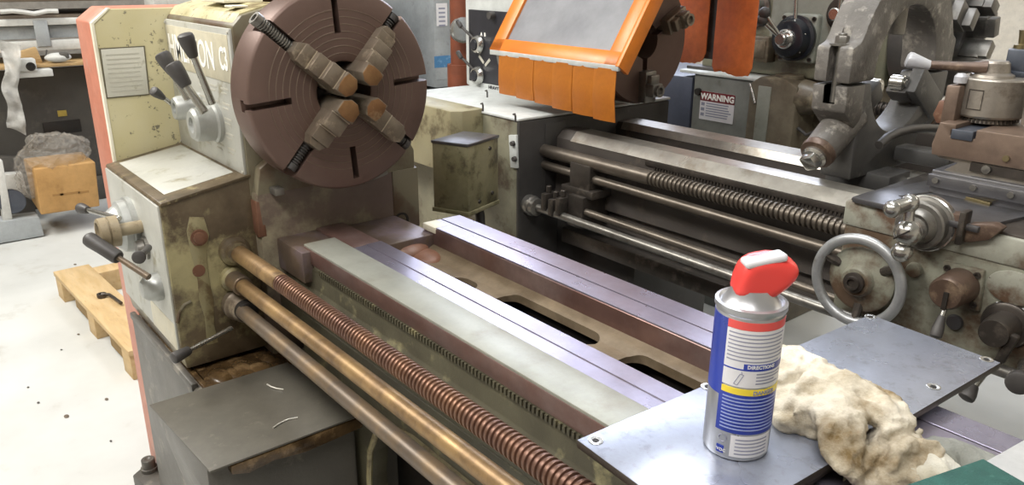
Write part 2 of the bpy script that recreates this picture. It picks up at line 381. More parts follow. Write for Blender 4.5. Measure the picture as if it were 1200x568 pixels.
# side patches and fittings on the end face
mb = MB(); mb.prism([(.424,.70),(.427,.76),(.421,.80),(.423,.85),(.417,.90),(.415,.945),(.424,.972),(.450,.966),(.456,.93),(.446,.895),(.444,.84),(.448,.79),(.443,.74),(.446,.70)], 'x', -1.4905, -1.4885, .0004); lbl(mb.build('paint_stripe', 'old_paint', gb), 'cream stripe of old paint')
q = onx(233, 278, -1.489); MB().rev(q, (1,0,0), [(0,0),(0,.0165),(.004,.0165),(.004,.012),(.008,.0115),(.009,.006),(.009,0)], 24).build('plug', 'rust_brown', gb)
q = onx(233, 317, -1.4885); MB().rev(q, (1,0,0), [(0,0),(0,.0125),(.0012,.0122),(.0012,0)], 24).build('plug', 'rust_brown', gb)
mb = MB(); mb.tube([onx(*q, -1.489) for q in ((208, 378), (210, 366), (216, 357), (224, 353))], .0035, 8); mb.build('cast_mark', 'olive_paint', gb)
# big dial with collar and feed levers on the front plate
def onfront(px, py, y=.370): return ony(px, py, y)
d0 = onfront(156, 263)
MB().rev(d0, (0,-1,0), [(0,0),(0,.060),(.010,.060),(.012,.055),(.026,.053),(.030,.046),(.034,.044),(.046,.036),(.048,0)], 56).build('selector_dial', 'dial_white', gb)
c0 = ony(138, 270, .325)
MB().rev(c0, (0,-1,0), [(-.045,0),(-.045,.013),(.0,.013),(.0,.031),(.016,.031),(.017,.028),(.019,.028),(.020,.031),(.034,.030),(.036,.027),(.036,.023),(.030,.021),(.030,0)], 36).build('selector_knob', 'knob_tan', gb)
lever(gb, ony(140, 256, .332), ony(103, 246, .300), .0050, .034, .0115, kr0=.008)
k0 = onfront(172, 290)
MB().rev(k0, (0,-1,0), [(0,0),(0,.024),(.006,.024),(.008,.019),(.020,.017),(.022,0)], 32).build('lever_hub', 'dull_steel', gb)
lever(gb, ony(174, 290, .35), ony(165, 299, .318), .006, .024, .012, kr0=.009, rodm='black_plastic')
k1 = onfront(187, 335)
MB().rev(k1, (0,-1,0), [(0,0),(0,.029),(.010,.029),(.014,.027),(.026,.024),(.034,.016),(.036,0)], 36).build('lever_hub', 'dial_white', gb)
lever(gb, ony(175, 325, .340), ony(139, 302, .305), .0058, .080, .0150, kr0=.014, rodm='rod_grey')
mb = MB(); mb.box(-1.66, -1.50, .3695, .371, .70, .758, .0004); lbl(mb.build('lower_plate', 'panel_tan', gb), 'bare brown lower strip')
# --- bed
X1 = .75
mb = MB()
mb.prism([(.598, .880), (.598, .908), (.600, .910), (.665, .910), (.667, .907), (.725, .907), (.725, .870), (.70, .84), (.70, .71), (.612, .71), (.612, .86), (.605, .865)], 'x', -1.372, X1, .0008)
bed = mb.build('bed', 'bed_cast', L1)
mb = MB(); mb.box(-1.374, X1, .5975, .664, .906, .9112, .0012); lbl(mb.build('front_way', 'way_strip', bed), 'broad pale grey ground strip')
mb = MB(); mb.prism([(.665, .9085), (.694, .9085), (.694, .9100), (.728, .9100), (.728, .900), (.665, .900)], 'x', -1.30, X1, .0006); lbl(mb.build('inner_way', 'way_blue', bed, smooth=12), 'narrow bluish ground strip')
mb = MB(); mb.box(-1.374, X1, .5965, .600, .877, .9065, .0008)
mb.box(-1.46, -1.30, .665, .728, .895, .909, .002); lbl(mb.build('way_edge', 'way_brown', bed), 'brown front edge of the strip')
mb = MB(); x = -1.31
mb.box(-1.335, X1, .597, .612, .866, .8775, .0008)
while x < .3: mb.box(x, x+.0045, .5935, .598, .866, .8755, 0); x += .0085
mb.build('rack', 'bed_side', bed)
mb = MB(); mb.prism([(.575, .71), (.575, .80), (.595, .83), (.598, .868), (.612, .868), (.612, .71)], 'x', -1.47, X1, .002); mb.build('front_wall', 'bed_side', bed)
mb = MB(); mb.box(-1.47, -1.345, .580, .70, .84, .9035, .003); mb.box(-1.47, -1.30, .69, .86, .84, .898, .004); lbl(mb.build('gap_seat', 'seat_brown', bed), 'purple brown step below the chuck')
# rear way
mb = MB(); mb.prism([(.852, .872), (.852, .9095), (.855, .912), (.895, .912), (.895, .9105), (.899, .9105), (.899, .912), (.945, .912), (.945, .60), (.87, .60), (.865, .85)], 'x', -1.335, X1, .0008)
rw = mb.build('rear_way', 'way_brown', bed)
mb = MB(); mb.box(-1.336, X1, .8535, .8955, .910, .9135, .0008); mb.box(-1.336, X1, .8985, .9455, .910, .9135, .0008); lbl(mb.build('rear_way_top', 'way_blue', bed, smooth=12), 'lavender ground top')
mb = MB(); mb.box(-1.3365, -1.29, .850, .885, .9005, .9145, .002); lbl(mb.build('paint_chip', 'white_line', bed), 'white paint on the end') 
# web between the ways with openings
mb = MB(); mb.prism([(.70, .852), (.70, .868), (.74, .863), (.82, .863), (.845, .872), (.87, .884), (.87, .852)], 'x', -1.36, X1, .0015)
web = mb.build('web', 'bed_cast', bed)
kb = MB()
def slot(x0, x1, y0, y1, r=.022, sk=0):
    pts = []
    for cx, cy, a in ((x1-r, y1-r, 0), (x0+r, y1-r, PI/2), (x0+r, y0+r, PI), (x1-r, y0+r, 1.5*PI)):
        pts += [(cx+r*math.cos(a+PI/2*i/5)+(sk if cx > (x0+x1)/2 and cy < (y0+y1)/2 else 0), cy+r*math.sin(a+PI/2*i/5)) for i in range(6)]
    kb.prism(pts, 'z', .70, .9)
slot(-1.015, -.775, .752, .832, .026, -.02); slot(-1.145, -1.075, .752, .812, .026); slot(-.715, -.50, .752, .832, .026); slot(-.44, -.2, .752, .832, .026)
cut(web, kb)
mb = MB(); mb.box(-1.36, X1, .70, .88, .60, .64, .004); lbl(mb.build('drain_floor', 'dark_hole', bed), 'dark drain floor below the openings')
mb = MB(); mb.box(-1.36, X1, .848, .868, .62, .851, .001); mb.box(-1.36, X1, .702, .722, .62, .851, .001); lbl(mb.build('cavity_shade_liner', 'dark_hole', bed), 'black greasy cavity liner with shade in its colour')  # near-black liners darken the cavity: grease and shade in one colour
mb = MB(); mb.sph((-1.325, .80, .868), .05, (1.0, .95, .42)); mb.sph((-1.28, .815, .862), .04, (1.2, .8, .35)); mb.build('casting_boss', 'rust_brown', bed)
# --- rods along the front
mb = MB(); mb.cyl((-1.49, .50, .888), (-1.262, .50, .890), .0165, seg=28); thread(mb, (-1.262, .50, .890), (.55, .50, .900), .0165, .0088, .0030, 22)
mb2 = MB(); mb2.cyl((-1.489, .50, .888), (-1.262, .50, .890), .0168, seg=28)
ls = mb.build('lead_screw', 'screw_brown', L1); lbl(mb2.build('plain_end', 'rod_bronze', ls), 'smooth bronze coloured end')
mb = MB(); mb.cyl((-1.49, .49, .830), (.6, .49, .855), .0145, seg=28); fr = mb.build('feed_rod', 'rod_bronze', L1)
mb = MB(); mb.cyl((-1.49, .489, .830), (-1.43, .49, .8308), .0195, seg=28); mb.build('collar', 'rod_grey', fr)
mb = MB(); mb.cyl((-1.42, .48, .7835), (.6, .48, .800), .0145, seg=28); cr = mb.build('control_rod', 'rod_grey', L1)
mb = MB(); mb.rev((-1.49, .492, .775), (1,.0,0.01), [(0,0),(0,.030),(.02,.032),(.028,.027),(.05,.026),(.056,.022),(.056,0)], 32); mb.build('clutch_collar', 'jaw_steel', cr)
mb = MB(); mb.rev((-1.432, .488, .781), (1,.0,0.01), [(0,0),(0,.021),(.02,.021),(.022,.018),(.022,0)], 32); mb.build('collar', 'dark_hole', cr)
lever(cr, onx(272, 384, -1.43), onx(222, 410, -1.40), .0045, .036, .0115, kr0=.009)
mb = MB(); q = Vector((-1.49, .50, .888)); mb.rev(q, (1,0,0), [(0,0),(0,.031),(.012,.030),(.016,.023),(.03,.022),(.032,.0165),(.032,0)], 32); mb.rev((-1.49,.49,.830), (1,0,0), [(0,0),(0,.026),(.012,.025),(.016,.02),(.016,0)], 28); mb.build('bearing_boss', 'grime_paint', gb)
# --- base and chip tray
mb = MB(); mb.prism([(-1.868, .37), (-1.868, .98), (-1.16, .98), (-1.16, .37)], 'z', FL+.0, .645, .006)
base = mb.build('pedestal', 'base_grey', L1)
kb = MB(); kb.prism(ring(8, .05, -.95, .50, PI, PI*1.5, False) + [(-.86, .45), (-.86, FL+.1), (-1.0, FL+.1)], 'y', .30, .90) if False else kb.prism([(-1.10, FL+.08), (-1.10, .50), (-1.093, .535), (-1.075, .555), (-1.045, .565), (-.90, .575), (-.90, FL+.08)], 'y', .30, .85)
cut(base, kb)
mb = MB(); mb.box(-1.868, -1.43, .367, .380, .638, .656, .004); mb.box(-1.868, -1.44, .392, .400, .640, .650, .003); mb.build('rim', 'base_grey', base)
mb = MB(); mb.box(-1.84, -1.165, .385, .60, .640, .650, .004)
for k in range(26):
    mb.sph((-1.47+random.random()*.22, .42+random.random()*.13, .648), .014+.012*random.random(), (1.6, 1, .35), 12)
lbl(mb.build('oily_ledge', 'oily_brown', base), 'oily brown ledge under the rods')
mb = MB(); mb.prism([(-1.36, .78), (.6, .78), (.6, FL), (.35, FL), (.35, .695), (-.95, .695), (-1.02, .682), (-1.07, .645), (-1.10, .59), (-1.11, .53), (-1.11, FL), (-1.36, FL)], 'y', .572, .61, .003); mb.build('bed_wall', 'bed_side', bed)
mb = MB(); mb.tube([(x_, .572, z_) for x_, z_ in ((-1.112, .25), (-1.112, .53), (-1.102, .592), (-1.072, .648), (-1.022, .685), (-.95, .698), (.3, .698))], .006, 8); lbl(mb.build('opening_rim', 'old_paint', bed), 'pale worn rim of the dark opening')
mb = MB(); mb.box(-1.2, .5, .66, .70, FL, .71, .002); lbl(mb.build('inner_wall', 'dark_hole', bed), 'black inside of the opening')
mb = MB(); mb.prism([(-1.98, .33), (-2.01, .37), (-1.97, .44), (-1.85, .44), (-1.85, .36)], 'z', FL, FL+.035, .004); ft = mb.build('foot', 'base_grey', L1)
mb = MB(); q = (-1.975, .372, FL+.035); mb.rev(q, (0,0,1), [(0,0),(0,.021),(.01,.021),(.011,.017),(.034,.017),(.036,.015),(.036,.008),(.03,0)], 20); mb.build('bolt', 'base_grey', ft)
# sheet over the tray
c4 = [onz(*p, .662) for p in ((175, 474), (337, 424), (421, 486), (246, 552))]
mb = MB(); mb.prism([(c4[0].x, c4[0].y), (c4[1].x, c4[1].y), (c4[2].x, c4[2].y), (c4[3].x, c4[3].y)], 'z', .658, .662, .0008); mb.build('chip_tray_cover', 'tray_sheet', L1)
mb = MB(); x0, x1 = c4[0].x+.004, c4[3].x-.004
mb.prism([(.296, .60), (.296, .657), (.56, .657), (.56, FL+.02), (.40, FL+.02), (.40, .30), (.33, .42)], 'x', x0, x1-.012, .004); tr = mb.build('chip_tray', 'base_grey', L1)
mb = MB(); mb.prism([(.33, .640), (.36, .630), (.40, .636), (.46, .628), (.57, .634), (.57, .656), (.33, .656)], 'x', x1-.02, x1+.004, .002); lbl(mb.build('tray_lip', 'oily_brown', tr), 'rusty brown lip')
# ================================================================ loose things on the front lathe
for (pts, l) in ((((313, 450), (318, 453), (324, 455), (332, 456)), 'shorter metal shaving, the one farther back on the grey tray cover'), (((320, 501), (328, 495.5), (338, 491), (349, 489)), 'longer curved metal shaving, the one nearer the front of the grey tray cover')):
    mb = MB(); mb.tube([onz(*p, .6635) for p in pts], .0014, 8)
    tag(mb.build('metal_shaving', 'curl_metal'), l, 'metal shaving', 'metal shavings on the tray cover')
# steel plate across the bed


# ---------------- steel plate across the bed
pl = thing('steel_plate', 'bright flat steel plate with countersunk holes lying across the front lathe bed', 'steel plate', (-.41, .80, .913))
mb = MB(); PT = .935
mb.prism([(-.523, .522), (-.487, 1.096), (-.302, 1.083), (-.337, .508)], 'z', PT-.010, PT, .0012)
sheet = mb.build('sheet', ['plate_steel', 'plate_edge'], pl)
for f in sheet.data.polygons:
    if abs(f.normal.z) < .6: f.material_index = 1
for q in ((698, 516), (829, 453), (929, 412), (1020, 371), (1156, 421), (1094, 453)):
    p = onz(*q, PT); mb = MB()
    mb.rev((p.x, p.y, PT-.001), (0,0,1), [(0,0),(0,.0085),(.0016,.0085),(.0018,.0075),(.0012,.0045),(.0012,0)], 24)
    mb.mi = 1; mb.rev((p.x, p.y, PT), (0,0,1), [(0,0),(0,.004),(.0005,.004),(.0005,0)], 6); mb.build('screw', ['bright_steel', 'dark_hole'], sheet)
mb = MB(); mb.box(-.50, -.33, .60, .94, .9137, .926, .003); lbl(mb.build('spacer', 'plate_edge', pl), 'dark packing block under the sheet')
# ---------------- spray can
mat('can_silver', '#b9babd', '#acadb0', metal=.7, rough=.3, bump=0, grain=0)
mat('label_blue', '#27398f', '#2d40a0', rough=.3, bump=0, grain=0)
mat('label_white', '#e2e0e2', '#dad9dc', rough=.35, bump=0, grain=0)
mat('label_text', '#8f91a3', rough=.4, bump=0, grain=0)
mat('label_pale', '#96a1d0', rough=.4, bump=0, grain=0)
mat('label_red', '#e0544f', rough=.35, bump=0, grain=0)
mat('label_yellow', '#ecd23c', rough=.35, bump=0, grain=0)
mat('cap_red', '#e8453f', '#e24540', rough=.3, bump=0, grain=0)
mat('nozzle_white', '#d6d6da', rough=.35, bump=0, grain=0)
KX, KY, KZ, KR = -.409, .650, PT, .0345
can = thing('spray_can', 'blue and silver aerosol spray can with a red cap standing on the steel plate', 'spray can', (KX, KY, KZ))
body = MB().rev((KX,KY,KZ), (0,0,1), [(.004,0),(.004,.026),(0,.031),(.002,KR-.0008),(.006,KR),(.163,KR),(.166,KR-.001)], 64).build('can_body', 'can_silver', can)
MB().rev((KX,KY,KZ), (0,0,1), [(.163,KR),(.166,KR+.0016),(.171,KR+.0014),(.172,KR-.002),(.170,KR-.0045),(.173,KR-.008),(.181,.0225),(.186,.0205),(.186,0)], 64).build('shoulder', 'can_silver', can)
VA = math.atan2(-KY, -KX)      # towards the viewer
def cp(phi, z, r): return Vector((KX+r*math.cos(VA+phi), KY+r*math.sin(VA+phi), KZ+z))
def wrap(mb, f0, f1, z0, z1, r, th=.00035):
    n = max(2, int(abs(f1-f0)/.07)); b = bmesh.new(); R4 = []
    for i in range(n+1):
        f = f0+(f1-f0)*i/n; R4.append([b.verts.new(cp(f, z, q)) for z, q in ((z0, r-.001), (z0, r+th), (z1, r+th), (z1, r-.001))])
    for A, B in zip(R4, R4[1:]):
        for k in range(4): b.faces.new((A[k], A[(k+1)%4], B[(k+1)%4], B[k]))
    b.faces.new(R4[0]); b.faces.new(R4[-1][::-1]); bmesh.ops.recalc_face_normals(b, faces=b.faces); mb._merge(b)
D = math.radians
def lay(name, m, items, parent=None, lab=None):
    mb = MB()
    for it in items: wrap(mb, D(it[0]), D(it[1]), it[2], it[3], KR, it[4] if len(it) > 4 else .0003)
    o = mb.build(name, m, parent or body); 
    if lab: lbl(o, lab)
    return o
lab_ = lay('label', 'label_blue', [(-150, -32, .074, .160), (-38, 84, .034, .086)], can, 'printed blue and white paper label')
def wtext(body_, size, phi, z, r, m, bold=0):
    cu = bpy.data.curves.new('t', 'FONT'); cu.body = body_; cu.size = size; cu.extrude = .0002; cu.offset = bold; cu.resolution_u = 2
    t = bpy.data.objects.new('t', cu); C.objects.link(t); dg = bpy.context.evaluated_depsgraph_get()
    me = bpy.data.meshes.new_from_object(t.evaluated_get(dg)); bpy.data.objects.remove(t); bpy.data.curves.remove(cu)
    b = bmesh.new(); b.from_mesh(me); bpy.data.meshes.remove(me)
    for v in b.verts: v.co = cp(phi+v.co.x/r, z+v.co.y, r+.0004+v.co.z)
    mb = MB(); mb._merge(b); return mb.build('lettering', m, lab_, smooth=0)
lay('white_panel', 'label_white', [(-34, 84, .0885, .151, .0004)], lab_)
lay('red_band', 'label_red', [(-34, 86, .1515, .160, .0004)], lab_)
lay('warning_bar', 'label_yellow', [(-34, 84, .0795, .0865, .0005)], lab_)
lay('heading_bar', 'label_blue', [(-34, 84, .1075, .109, .0006), (0, 84, .109, .1150, .0006)], lab_)
lay('lower_panel', 'label_white', [(-8, 70, .0065, .0315, .0003)], lab_)
wtext('DIRECTIONS', .0052, D(6), .1102, KR+.0003, 'label_white', .0002)
wtext('DANGER', .0062, D(20), .0808, KR+.0003, 'label_text', .0002)
rows = []; random.seed(3)
for k in range(8): rows.append((-30, 76-random.random()*14, .1465-.0042*k, .1478-.0042*k, .0006))
for k in range(4): rows.append((22, 78-random.random()*20, .1035-.0036*k, .1050-.0036*k, .0006))
for k in range(5): rows.append((0, 60, .0265-.0042*k, .0280-.0042*k, .0005))
lay('small_print', 'label_text', rows, lab_)
rows = [(-30, 78-random.random()*12, .0745-.0040*k, .0758-.0040*k, .0006) for k in range(10)]
lay('small_print', 'label_pale', rows, lab_)
mb = MB(); wrap(mb, D(-32), D(-18), .0075, .0165, KR, .0004); lbl(mb.build('code_box', 'label_blue', lab_), 'small dark blue square')
wtext('VOC', .0048, D(-31), .0098, KR+.0003, 'label_white', .0001)
mb = MB()
for k in range(3):
    a = PI/2+k*2*PI/3; P = [cp(D(-22)+.0042*math.cos(a+t)/KR, .0255+.0042*math.sin(a+t), KR+.0004) for t in (.25, .9, 1.2, 1.8)]
    mb.tube(P, .0006, 6)
lbl(mb.build('recycling_mark', 'label_text', lab_), 'recycling arrows')
mb = MB(); s0 = D(-10)
for a, b_ in (((-.002, .0915), (.0035, .1035)), ((.0015, .0905), (.007, .1025)), ((-.002, .0915), (.0015, .0905)), ((.0035, .1035), (.007, .1025)), ((.0055, .1035), (.0045, .106))):
    mb.tube([cp(s0+a[0]/KR, a[1], KR+.0005), cp(s0+b_[0]/KR, b_[1], KR+.0005)], .0004, 6)
lbl(mb.build('can_drawing', 'label_text', lab_), 'small drawing of a can')
# cap : a slanted beak pointing to the right
rx = Vector((RX.x, RX.y, 0)).normalized(); nn = Vector((0,0,1)).cross(rx)
out = [(-.0205,.181),(-.0205,.188),(-.0175,.203),(-.0115,.2135),(.002,.2195),(.022,.2205),(.033,.216),(.0395,.210),(.0410,.203),(.036,.193),(.027,.184),(.016,.1765),(.004,.1745),(-.008,.175),(-.017,.177)]
b = bmesh.new(); rows = []
for t, sc in ((-1,.52),(-.92,.80),(-.6,.97),(0,1.0),(.6,.97),(.92,.80),(1,.52)):
    rows.append([b.verts.new(Vector((KX,KY,KZ))+rx*(.006+(q[0]-.006)*sc)+nn*(t*.0185)+Vector((0,0,.197+(q[1]-.197)*sc))) for q in out])
n = len(out)
for A, B in zip(rows, rows[1:]):
    for i in range(n): b.faces.new((A[i], A[(i+1)%n], B[(i+1)%n], B[i]))
b.faces.new(rows[0][::-1]); b.faces.new(rows[-1]); bmesh.ops.recalc_face_normals(b, faces=b.faces)
bmesh.ops.subdivide_edges(b, edges=b.edges[:], cuts=1, use_grid_fill=True, smooth=.6)
mb = MB(); mb._merge(b); cap = mb.build('cap', 'cap_red', can, smooth=60)
mb = MB(); up_ = Vector((0,0,1)); ax = (rx*.93+up_*.22).normalized()
rot = Matrix((ax, nn, ax.cross(nn))).transposed()
mb.obox(Vector((KX,KY,KZ))+rx*.006+up_*.2162-nn*.0045, (.042, .026, .009), rot @ Matrix.Rotation(-.16, 3, 'X'), .004, 3); lbl(mb.build('nozzle', 'nozzle_white', cap), 'pale grey spray button')
# ---------------- rag
from mathutils import noise as mn
mat('rag_cloth', '#ddd5c4', '#d0c6b0', '#7c6743', 14, 12, .42, rough=.9, bump=.4, fine=420, soft=.10, grain=.15)
mat('rag_cloth_clean', '#d9d5c8', '#c6c0ae', '#a49a80', 14, 12, .33, rough=.9, bump=.4, fine=420, soft=.12)
mat('green_cloth', '#2e5a52', '#35655c', '#4a7a70', 30, 90, .32, rough=.9, bump=.6, fine=500)
mat('pale_board', '#b9b9b6', '#acacaa', rough=.55, bump=.05)
def crumple(blobs, name, m, seed, amp=.012, vox=.006, flow=0., rest=None):
    b = bmesh.new()
    for c, s, rz in blobs:
        r = bmesh.ops.create_icosphere(b, subdivisions=4, radius=1)
        M_ = Matrix.Translation(c) @ Matrix.Rotation(rz, 4, 'Z') @ Matrix.Diagonal((*s, 1))
        bmesh.ops.transform(b, matrix=M_, verts=r['verts'])
    me = bpy.data.meshes.new('r'); b.to_mesh(me); b.free(); o = bpy.data.objects.new('r', me); C.objects.link(o)
    md = o.modifiers.new('v', 'REMESH'); md.mode = 'VOXEL'; md.voxel_size = vox
    dg = bpy.context.evaluated_depsgraph_get(); nm = bpy.data.meshes.new_from_object(o.evaluated_get(dg))
    bpy.data.objects.remove(o); bpy.data.meshes.remove(me)
    b = bmesh.new(); b.from_mesh(nm); bpy.data.meshes.remove(nm); b.normal_update()
    bmesh.ops.subdivide_edges(b, edges=b.edges[:], cuts=1, use_grid_fill=True); b.normal_update()
    off = Vector((seed*3.1, seed*1.7, seed)); ca, sa = math.cos(flow), math.sin(flow)
    for v in b.verts:
        p = v.co; w = Vector((mn.noise(p*13+off), mn.noise(p*13+off*2), mn.noise(p*13-off)))*.022
        q = p+w; u = q.x*ca+q.y*sa; t = -q.x*sa+q.y*ca
        a = Vector((u*13, t*34, q.z*30)); c = Vector((u*30+5, t*70, q.z*66)); e = Vector((u*48, t*22, q.z*40))
        def rdg(z): return max(0, 1-abs(mn.noise(z))*3.2)**1.6
        f1 = rdg(a+off); f2 = rdg(c-off); f3 = mn.noise(p*11+off); f4 = rdg(e+off)
        v.co = p + v.normal*amp*(.85*f1+.32*f2+.35*f4+.7*f3-.45)
    bmesh.ops.smooth_vert(b, verts=b.verts, factor=.4, use_axis_x=True, use_axis_y=True, use_axis_z=True)
    for v in b.verts:
        if rest is not None and rest(v.co): v.co.z = max(v.co.z, PT+.0008+.001*abs(mn.noise(v.co*60)))
    mb = MB(); mb._merge(b); return mb.build(name, m, None, smooth=180)
def Q(px, py, z, *s, rz=0): return (onz(px, py, z), s, rz)
def folded(parts, name, m, vox=.0032, rest=None):
    """cloth made of overlapping folded lumps and fold rolls: parts = (path points, radii, flatness, fold direction, seed)"""
    b = bmesh.new()
    def rdg(z, p=1.5): return max(0, 1-abs(mn.noise(z))*2.6)**p
    for path, rad, flat, ang, amp, seed in parts:
        P = [Vector(p) for p in path]; n = 34; k = 40; pts = []; rr = []
        for i in range(n+1):
            f = i/n*(len(P)-1); a = min(int(f), len(P)-2); t = f-a
            p0, p1, p2, p3 = P[max(a-1, 0)], P[a], P[a+1], P[min(a+2, len(P)-1)]
            pts.append(.5*((2*p1)+(p2-p0)*t+(2*p0-5*p1+4*p2-p3)*t*t+(3*p1-p0-3*p2+p3)*t**3))
            e = min(i, n-i)/n; rr.append((rad[a]+(rad[a+1]-rad[a])*t)*max(.12, math.sqrt(max(0, 1-(1-min(1, e/.16))**2))))
        rows = []; off = Vector((seed*3.3, seed, -seed*2)); ca, sa = math.cos(ang), math.sin(ang)
        for i, p in enumerate(pts):
            d = (pts[min(i+1, n)]-pts[max(i-1, 0)]).normalized(); side = d.cross(Vector((0,0,1))).normalized(); up = side.cross(d)
            row = []
            for q in range(k):
                h = 2*PI*q/k; o = side*math.cos(h)*rr[i]+up*math.sin(h)*rr[i]*flat; c = p+o
                u = c.x*ca+c.y*sa; t = -c.x*sa+c.y*ca; w = mn.noise(c*18+off)*.6
                g = rdg(Vector((u*9+w, t*40+w, c.z*22))+off)+.45*rdg(Vector((u*22-w, t*85, c.z*60))-off)+.9*mn.noise(c*15-off)
                row.append(b.verts.new(c+o.normalized()*amp*1.5*(g-.45)))
            rows.append(row)
        for A, B in zip(rows, rows[1:]):
            for q in range(k): b.faces.new((A[q], A[(q+1)%k], B[(q+1)%k], B[q]))
        b.faces.new(rows[0][::-1]); b.faces.new(rows[-1])
    bmesh.ops.recalc_face_normals(b, faces=b.faces)
    me = bpy.data.meshes.new('r'); b.to_mesh(me); b.free(); o = bpy.data.objects.new('r', me); C.objects.link(o)
    md = o.modifiers.new('v', 'REMESH'); md.mode = 'VOXEL'; md.voxel_size = vox
    dg = bpy.context.evaluated_depsgraph_get(); nm = bpy.data.meshes.new_from_object(o.evaluated_get(dg))
    bpy.data.objects.remove(o); bpy.data.meshes.remove(me)
    b = bmesh.new(); b.from_mesh(nm); bpy.data.meshes.remove(nm)
    for _ in range(1): bmesh.ops.smooth_vert(b, verts=b.verts, factor=.5, use_axis_x=True, use_axis_y=True, use_axis_z=True)
    b.normal_update()
    for v in b.verts:
        v.co += v.normal*(.0030*rdg(v.co*38+Vector((mn.noise(v.co*20), 0, 3)), 2.2)+.0016*rdg(v.co*80, 2)+.0006*mn.noise(v.co*140))
        if rest and rest(v.co): v.co.z = max(v.co.z, PT+.0008)
    mb = MB(); mb._merge(b); return mb.build(name, m, None, smooth=180)
def R(px, py, z): return onz(px, py, z)
rag = folded([
  ([R(908, 432, .955), R(945, 468, .955), R(985, 492, .950)], (.034, .042, .030), .62, 1.0, .010, 1.0),
  ([R(906, 422, .962), R(950, 436, .972), R(1000, 458, .972), R(1052, 484, .962)], (.018, .022, .020, .014), .85, -.4, .006, 2.2),
  ([R(938, 448, .972), R(972, 462, .976), R(992, 490, .970)], (.010, .012, .008), .7, .6, .004, 3.1),
  ([R(985, 452, .975), R(985, 492, .968), R(996, 540, .940), R(1012, 580, .900)], (.014, .027, .022, .012), .55, 1.4, .005, 4.4),
  ([R(1008, 478, .962), R(1035, 484, .968), R(1060, 488, .958)], (.020, .022, .012), .6, -.3, .004, 5.2),
  ([R(1022, 505, .950), R(1048, 528, .935), R(1058, 560, .905), R(1050, 600, .87)], (.022, .036, .040, .03), .9, 1.2, .012, 6.7),
  ([R(1000, 535, .938), R(1020, 560, .910), R(1010, 600, .87)], (.016, .028, .02), .9, 1.5, .009, 7.9),
  ([R(912, 470, .950), R(930, 488, .945), R(960, 500, .943)], (.012, .018, .012), .6, .3, .006, 8.8),
], 'rag', 'rag_cloth', .0032, lambda c: c.x < -.316)
tag(rag, 'crumpled cream cotton rag with brown stains draped over the steel plate behind the spray can', 'rag')
r2 = crumple([Q(1092, 553, .93, .028, .024, .016, rz=.3)], 'rag', 'rag_cloth_clean', 5.1, .006, .005)
tag(r2, 'small clean white cloth between the stained rag and the green cloth', 'rag')
mat('rag_grey', '#8f9088', '#82837b', '#6d6d62', 14, 12, .33, rough=.9, bump=.4, fine=420, soft=.12)
r3 = crumple([Q(1105, 534, .931, .034, .028, .012, rz=.3), Q(1135, 536, .930, .034, .026, .010, rz=.3)], 'rag', 'rag_grey', 8.2, .006, .005)
tag(r3, 'grey cloth tucked between the lathe bed and the green cloth', 'rag')
# ---------------- green cloth over a pale board, bottom right corner
zb_ = .955
mb = MB(); A = onz(1152, 538, zb_); B = onz(1206, 508, zb_); E_ = onz(1230, 585, zb_); F = onz(1060, 573, zb_); G = onz(1120, 640, zb_)
mb.prism([(A.x, A.y), (B.x, B.y), (B.x+.12, B.y-.03), (E_.x+.1, E_.y), (G.x+.05, G.y), (F.x+.01, F.y)], 'z', zb_-.022, zb_-.003, .003)
bo = mb.build('board', 'pale_board'); tag(bo, 'pale grey board lying on the front lathe bed in the bottom right corner', 'board')
b = bmesh.new(); P0 = [A, onz(1206, 569, zb_), onz(1240, 640, zb_), onz(1040, 640, zb_), onz(1020, 583, zb_)]
mb = MB(); mb.prism([(p.x, p.y) for p in P0], 'z', zb_-.0028, zb_+.0012, .0012)
gc = mb.build('cloth', 'green_cloth'); tag(gc, 'dark green felt-like cloth on the pale board in the bottom right corner', 'cloth')
# ================================================================ the second lathe
mat('grey_green_paint', '#85836f', '#767463', '#544a3b', 5, 9, .40, rough=.42, bump=.06)
mat('dark_paint_and_shade', '#3d3b39', '#343231', '#5c5852', 5, 12, .28, rough=.45, bump=.06)  # dark coat; on the cabinet end it holds the guard's shade
mat('pale_top_paint', '#c9cdcb', '#bcc0be', '#8a8a80', 5, 12, .26, rough=.42, bump=.04)
mat('olive_box_paint', '#8f8a6e', '#7c7759', '#4f4836', 8, 14, .38, rough=.45, bump=.08)
mat('cream_box_paint', '#a09a7c', '#918a6b', '#5f5640', 6, 12, .38, rough=.45, bump=.06)
mat('orange_paint', '#e0822c', '#d47423', '#b4632a', 6, 16, .29, rough=.35, bump=.02)
mat('orange_vinyl', '#bd7326', '#b06820', '#a05d22', 5, 8, .36, rough=.42, bump=.04, soft=.2)
mat('orange_sheet', '#e27a40', '#d96d34', '#b5562e', 5, 8, .36, rough=.42, bump=.04, soft=.2)
mat('seam_brown', '#7d4a18', rough=.5, bump=0)
mat('window_film', '#838488', '#75767a', '#98999c', 3, 4, .36, rough=.2, bump=.01, soft=.2, grain=0)
mat('grey_bed', '#4f4a46', '#433e3a', '#655c52', 6, 10, .34, rough=.4, bump=.08)
mat('way_bright', '#b7b4ac', '#a5a199', '#857a6c', 4, 14, .33, metal=.65, rough=.3, bump=.02, soft=.12)
mat('thread_grey', '#6f675d', '#625a51', metal=.6, rough=.38, bump=.01)
mat('dark_steel', '#56504b', '#4a4540', '#6e665d', 9, 20, .35, metal=.6, rough=.36, bump=.04)
mat('apron_paint', '#8f8f80', '#838273', '#5a4838', 7, 8, .46, rough=.42, bump=.1)
mat('apron_pale', '#a1a194', '#939386', '#614c3c', 7, 8, .43, rough=.42, bump=.08, chips=('#4f4238', 70, .33))
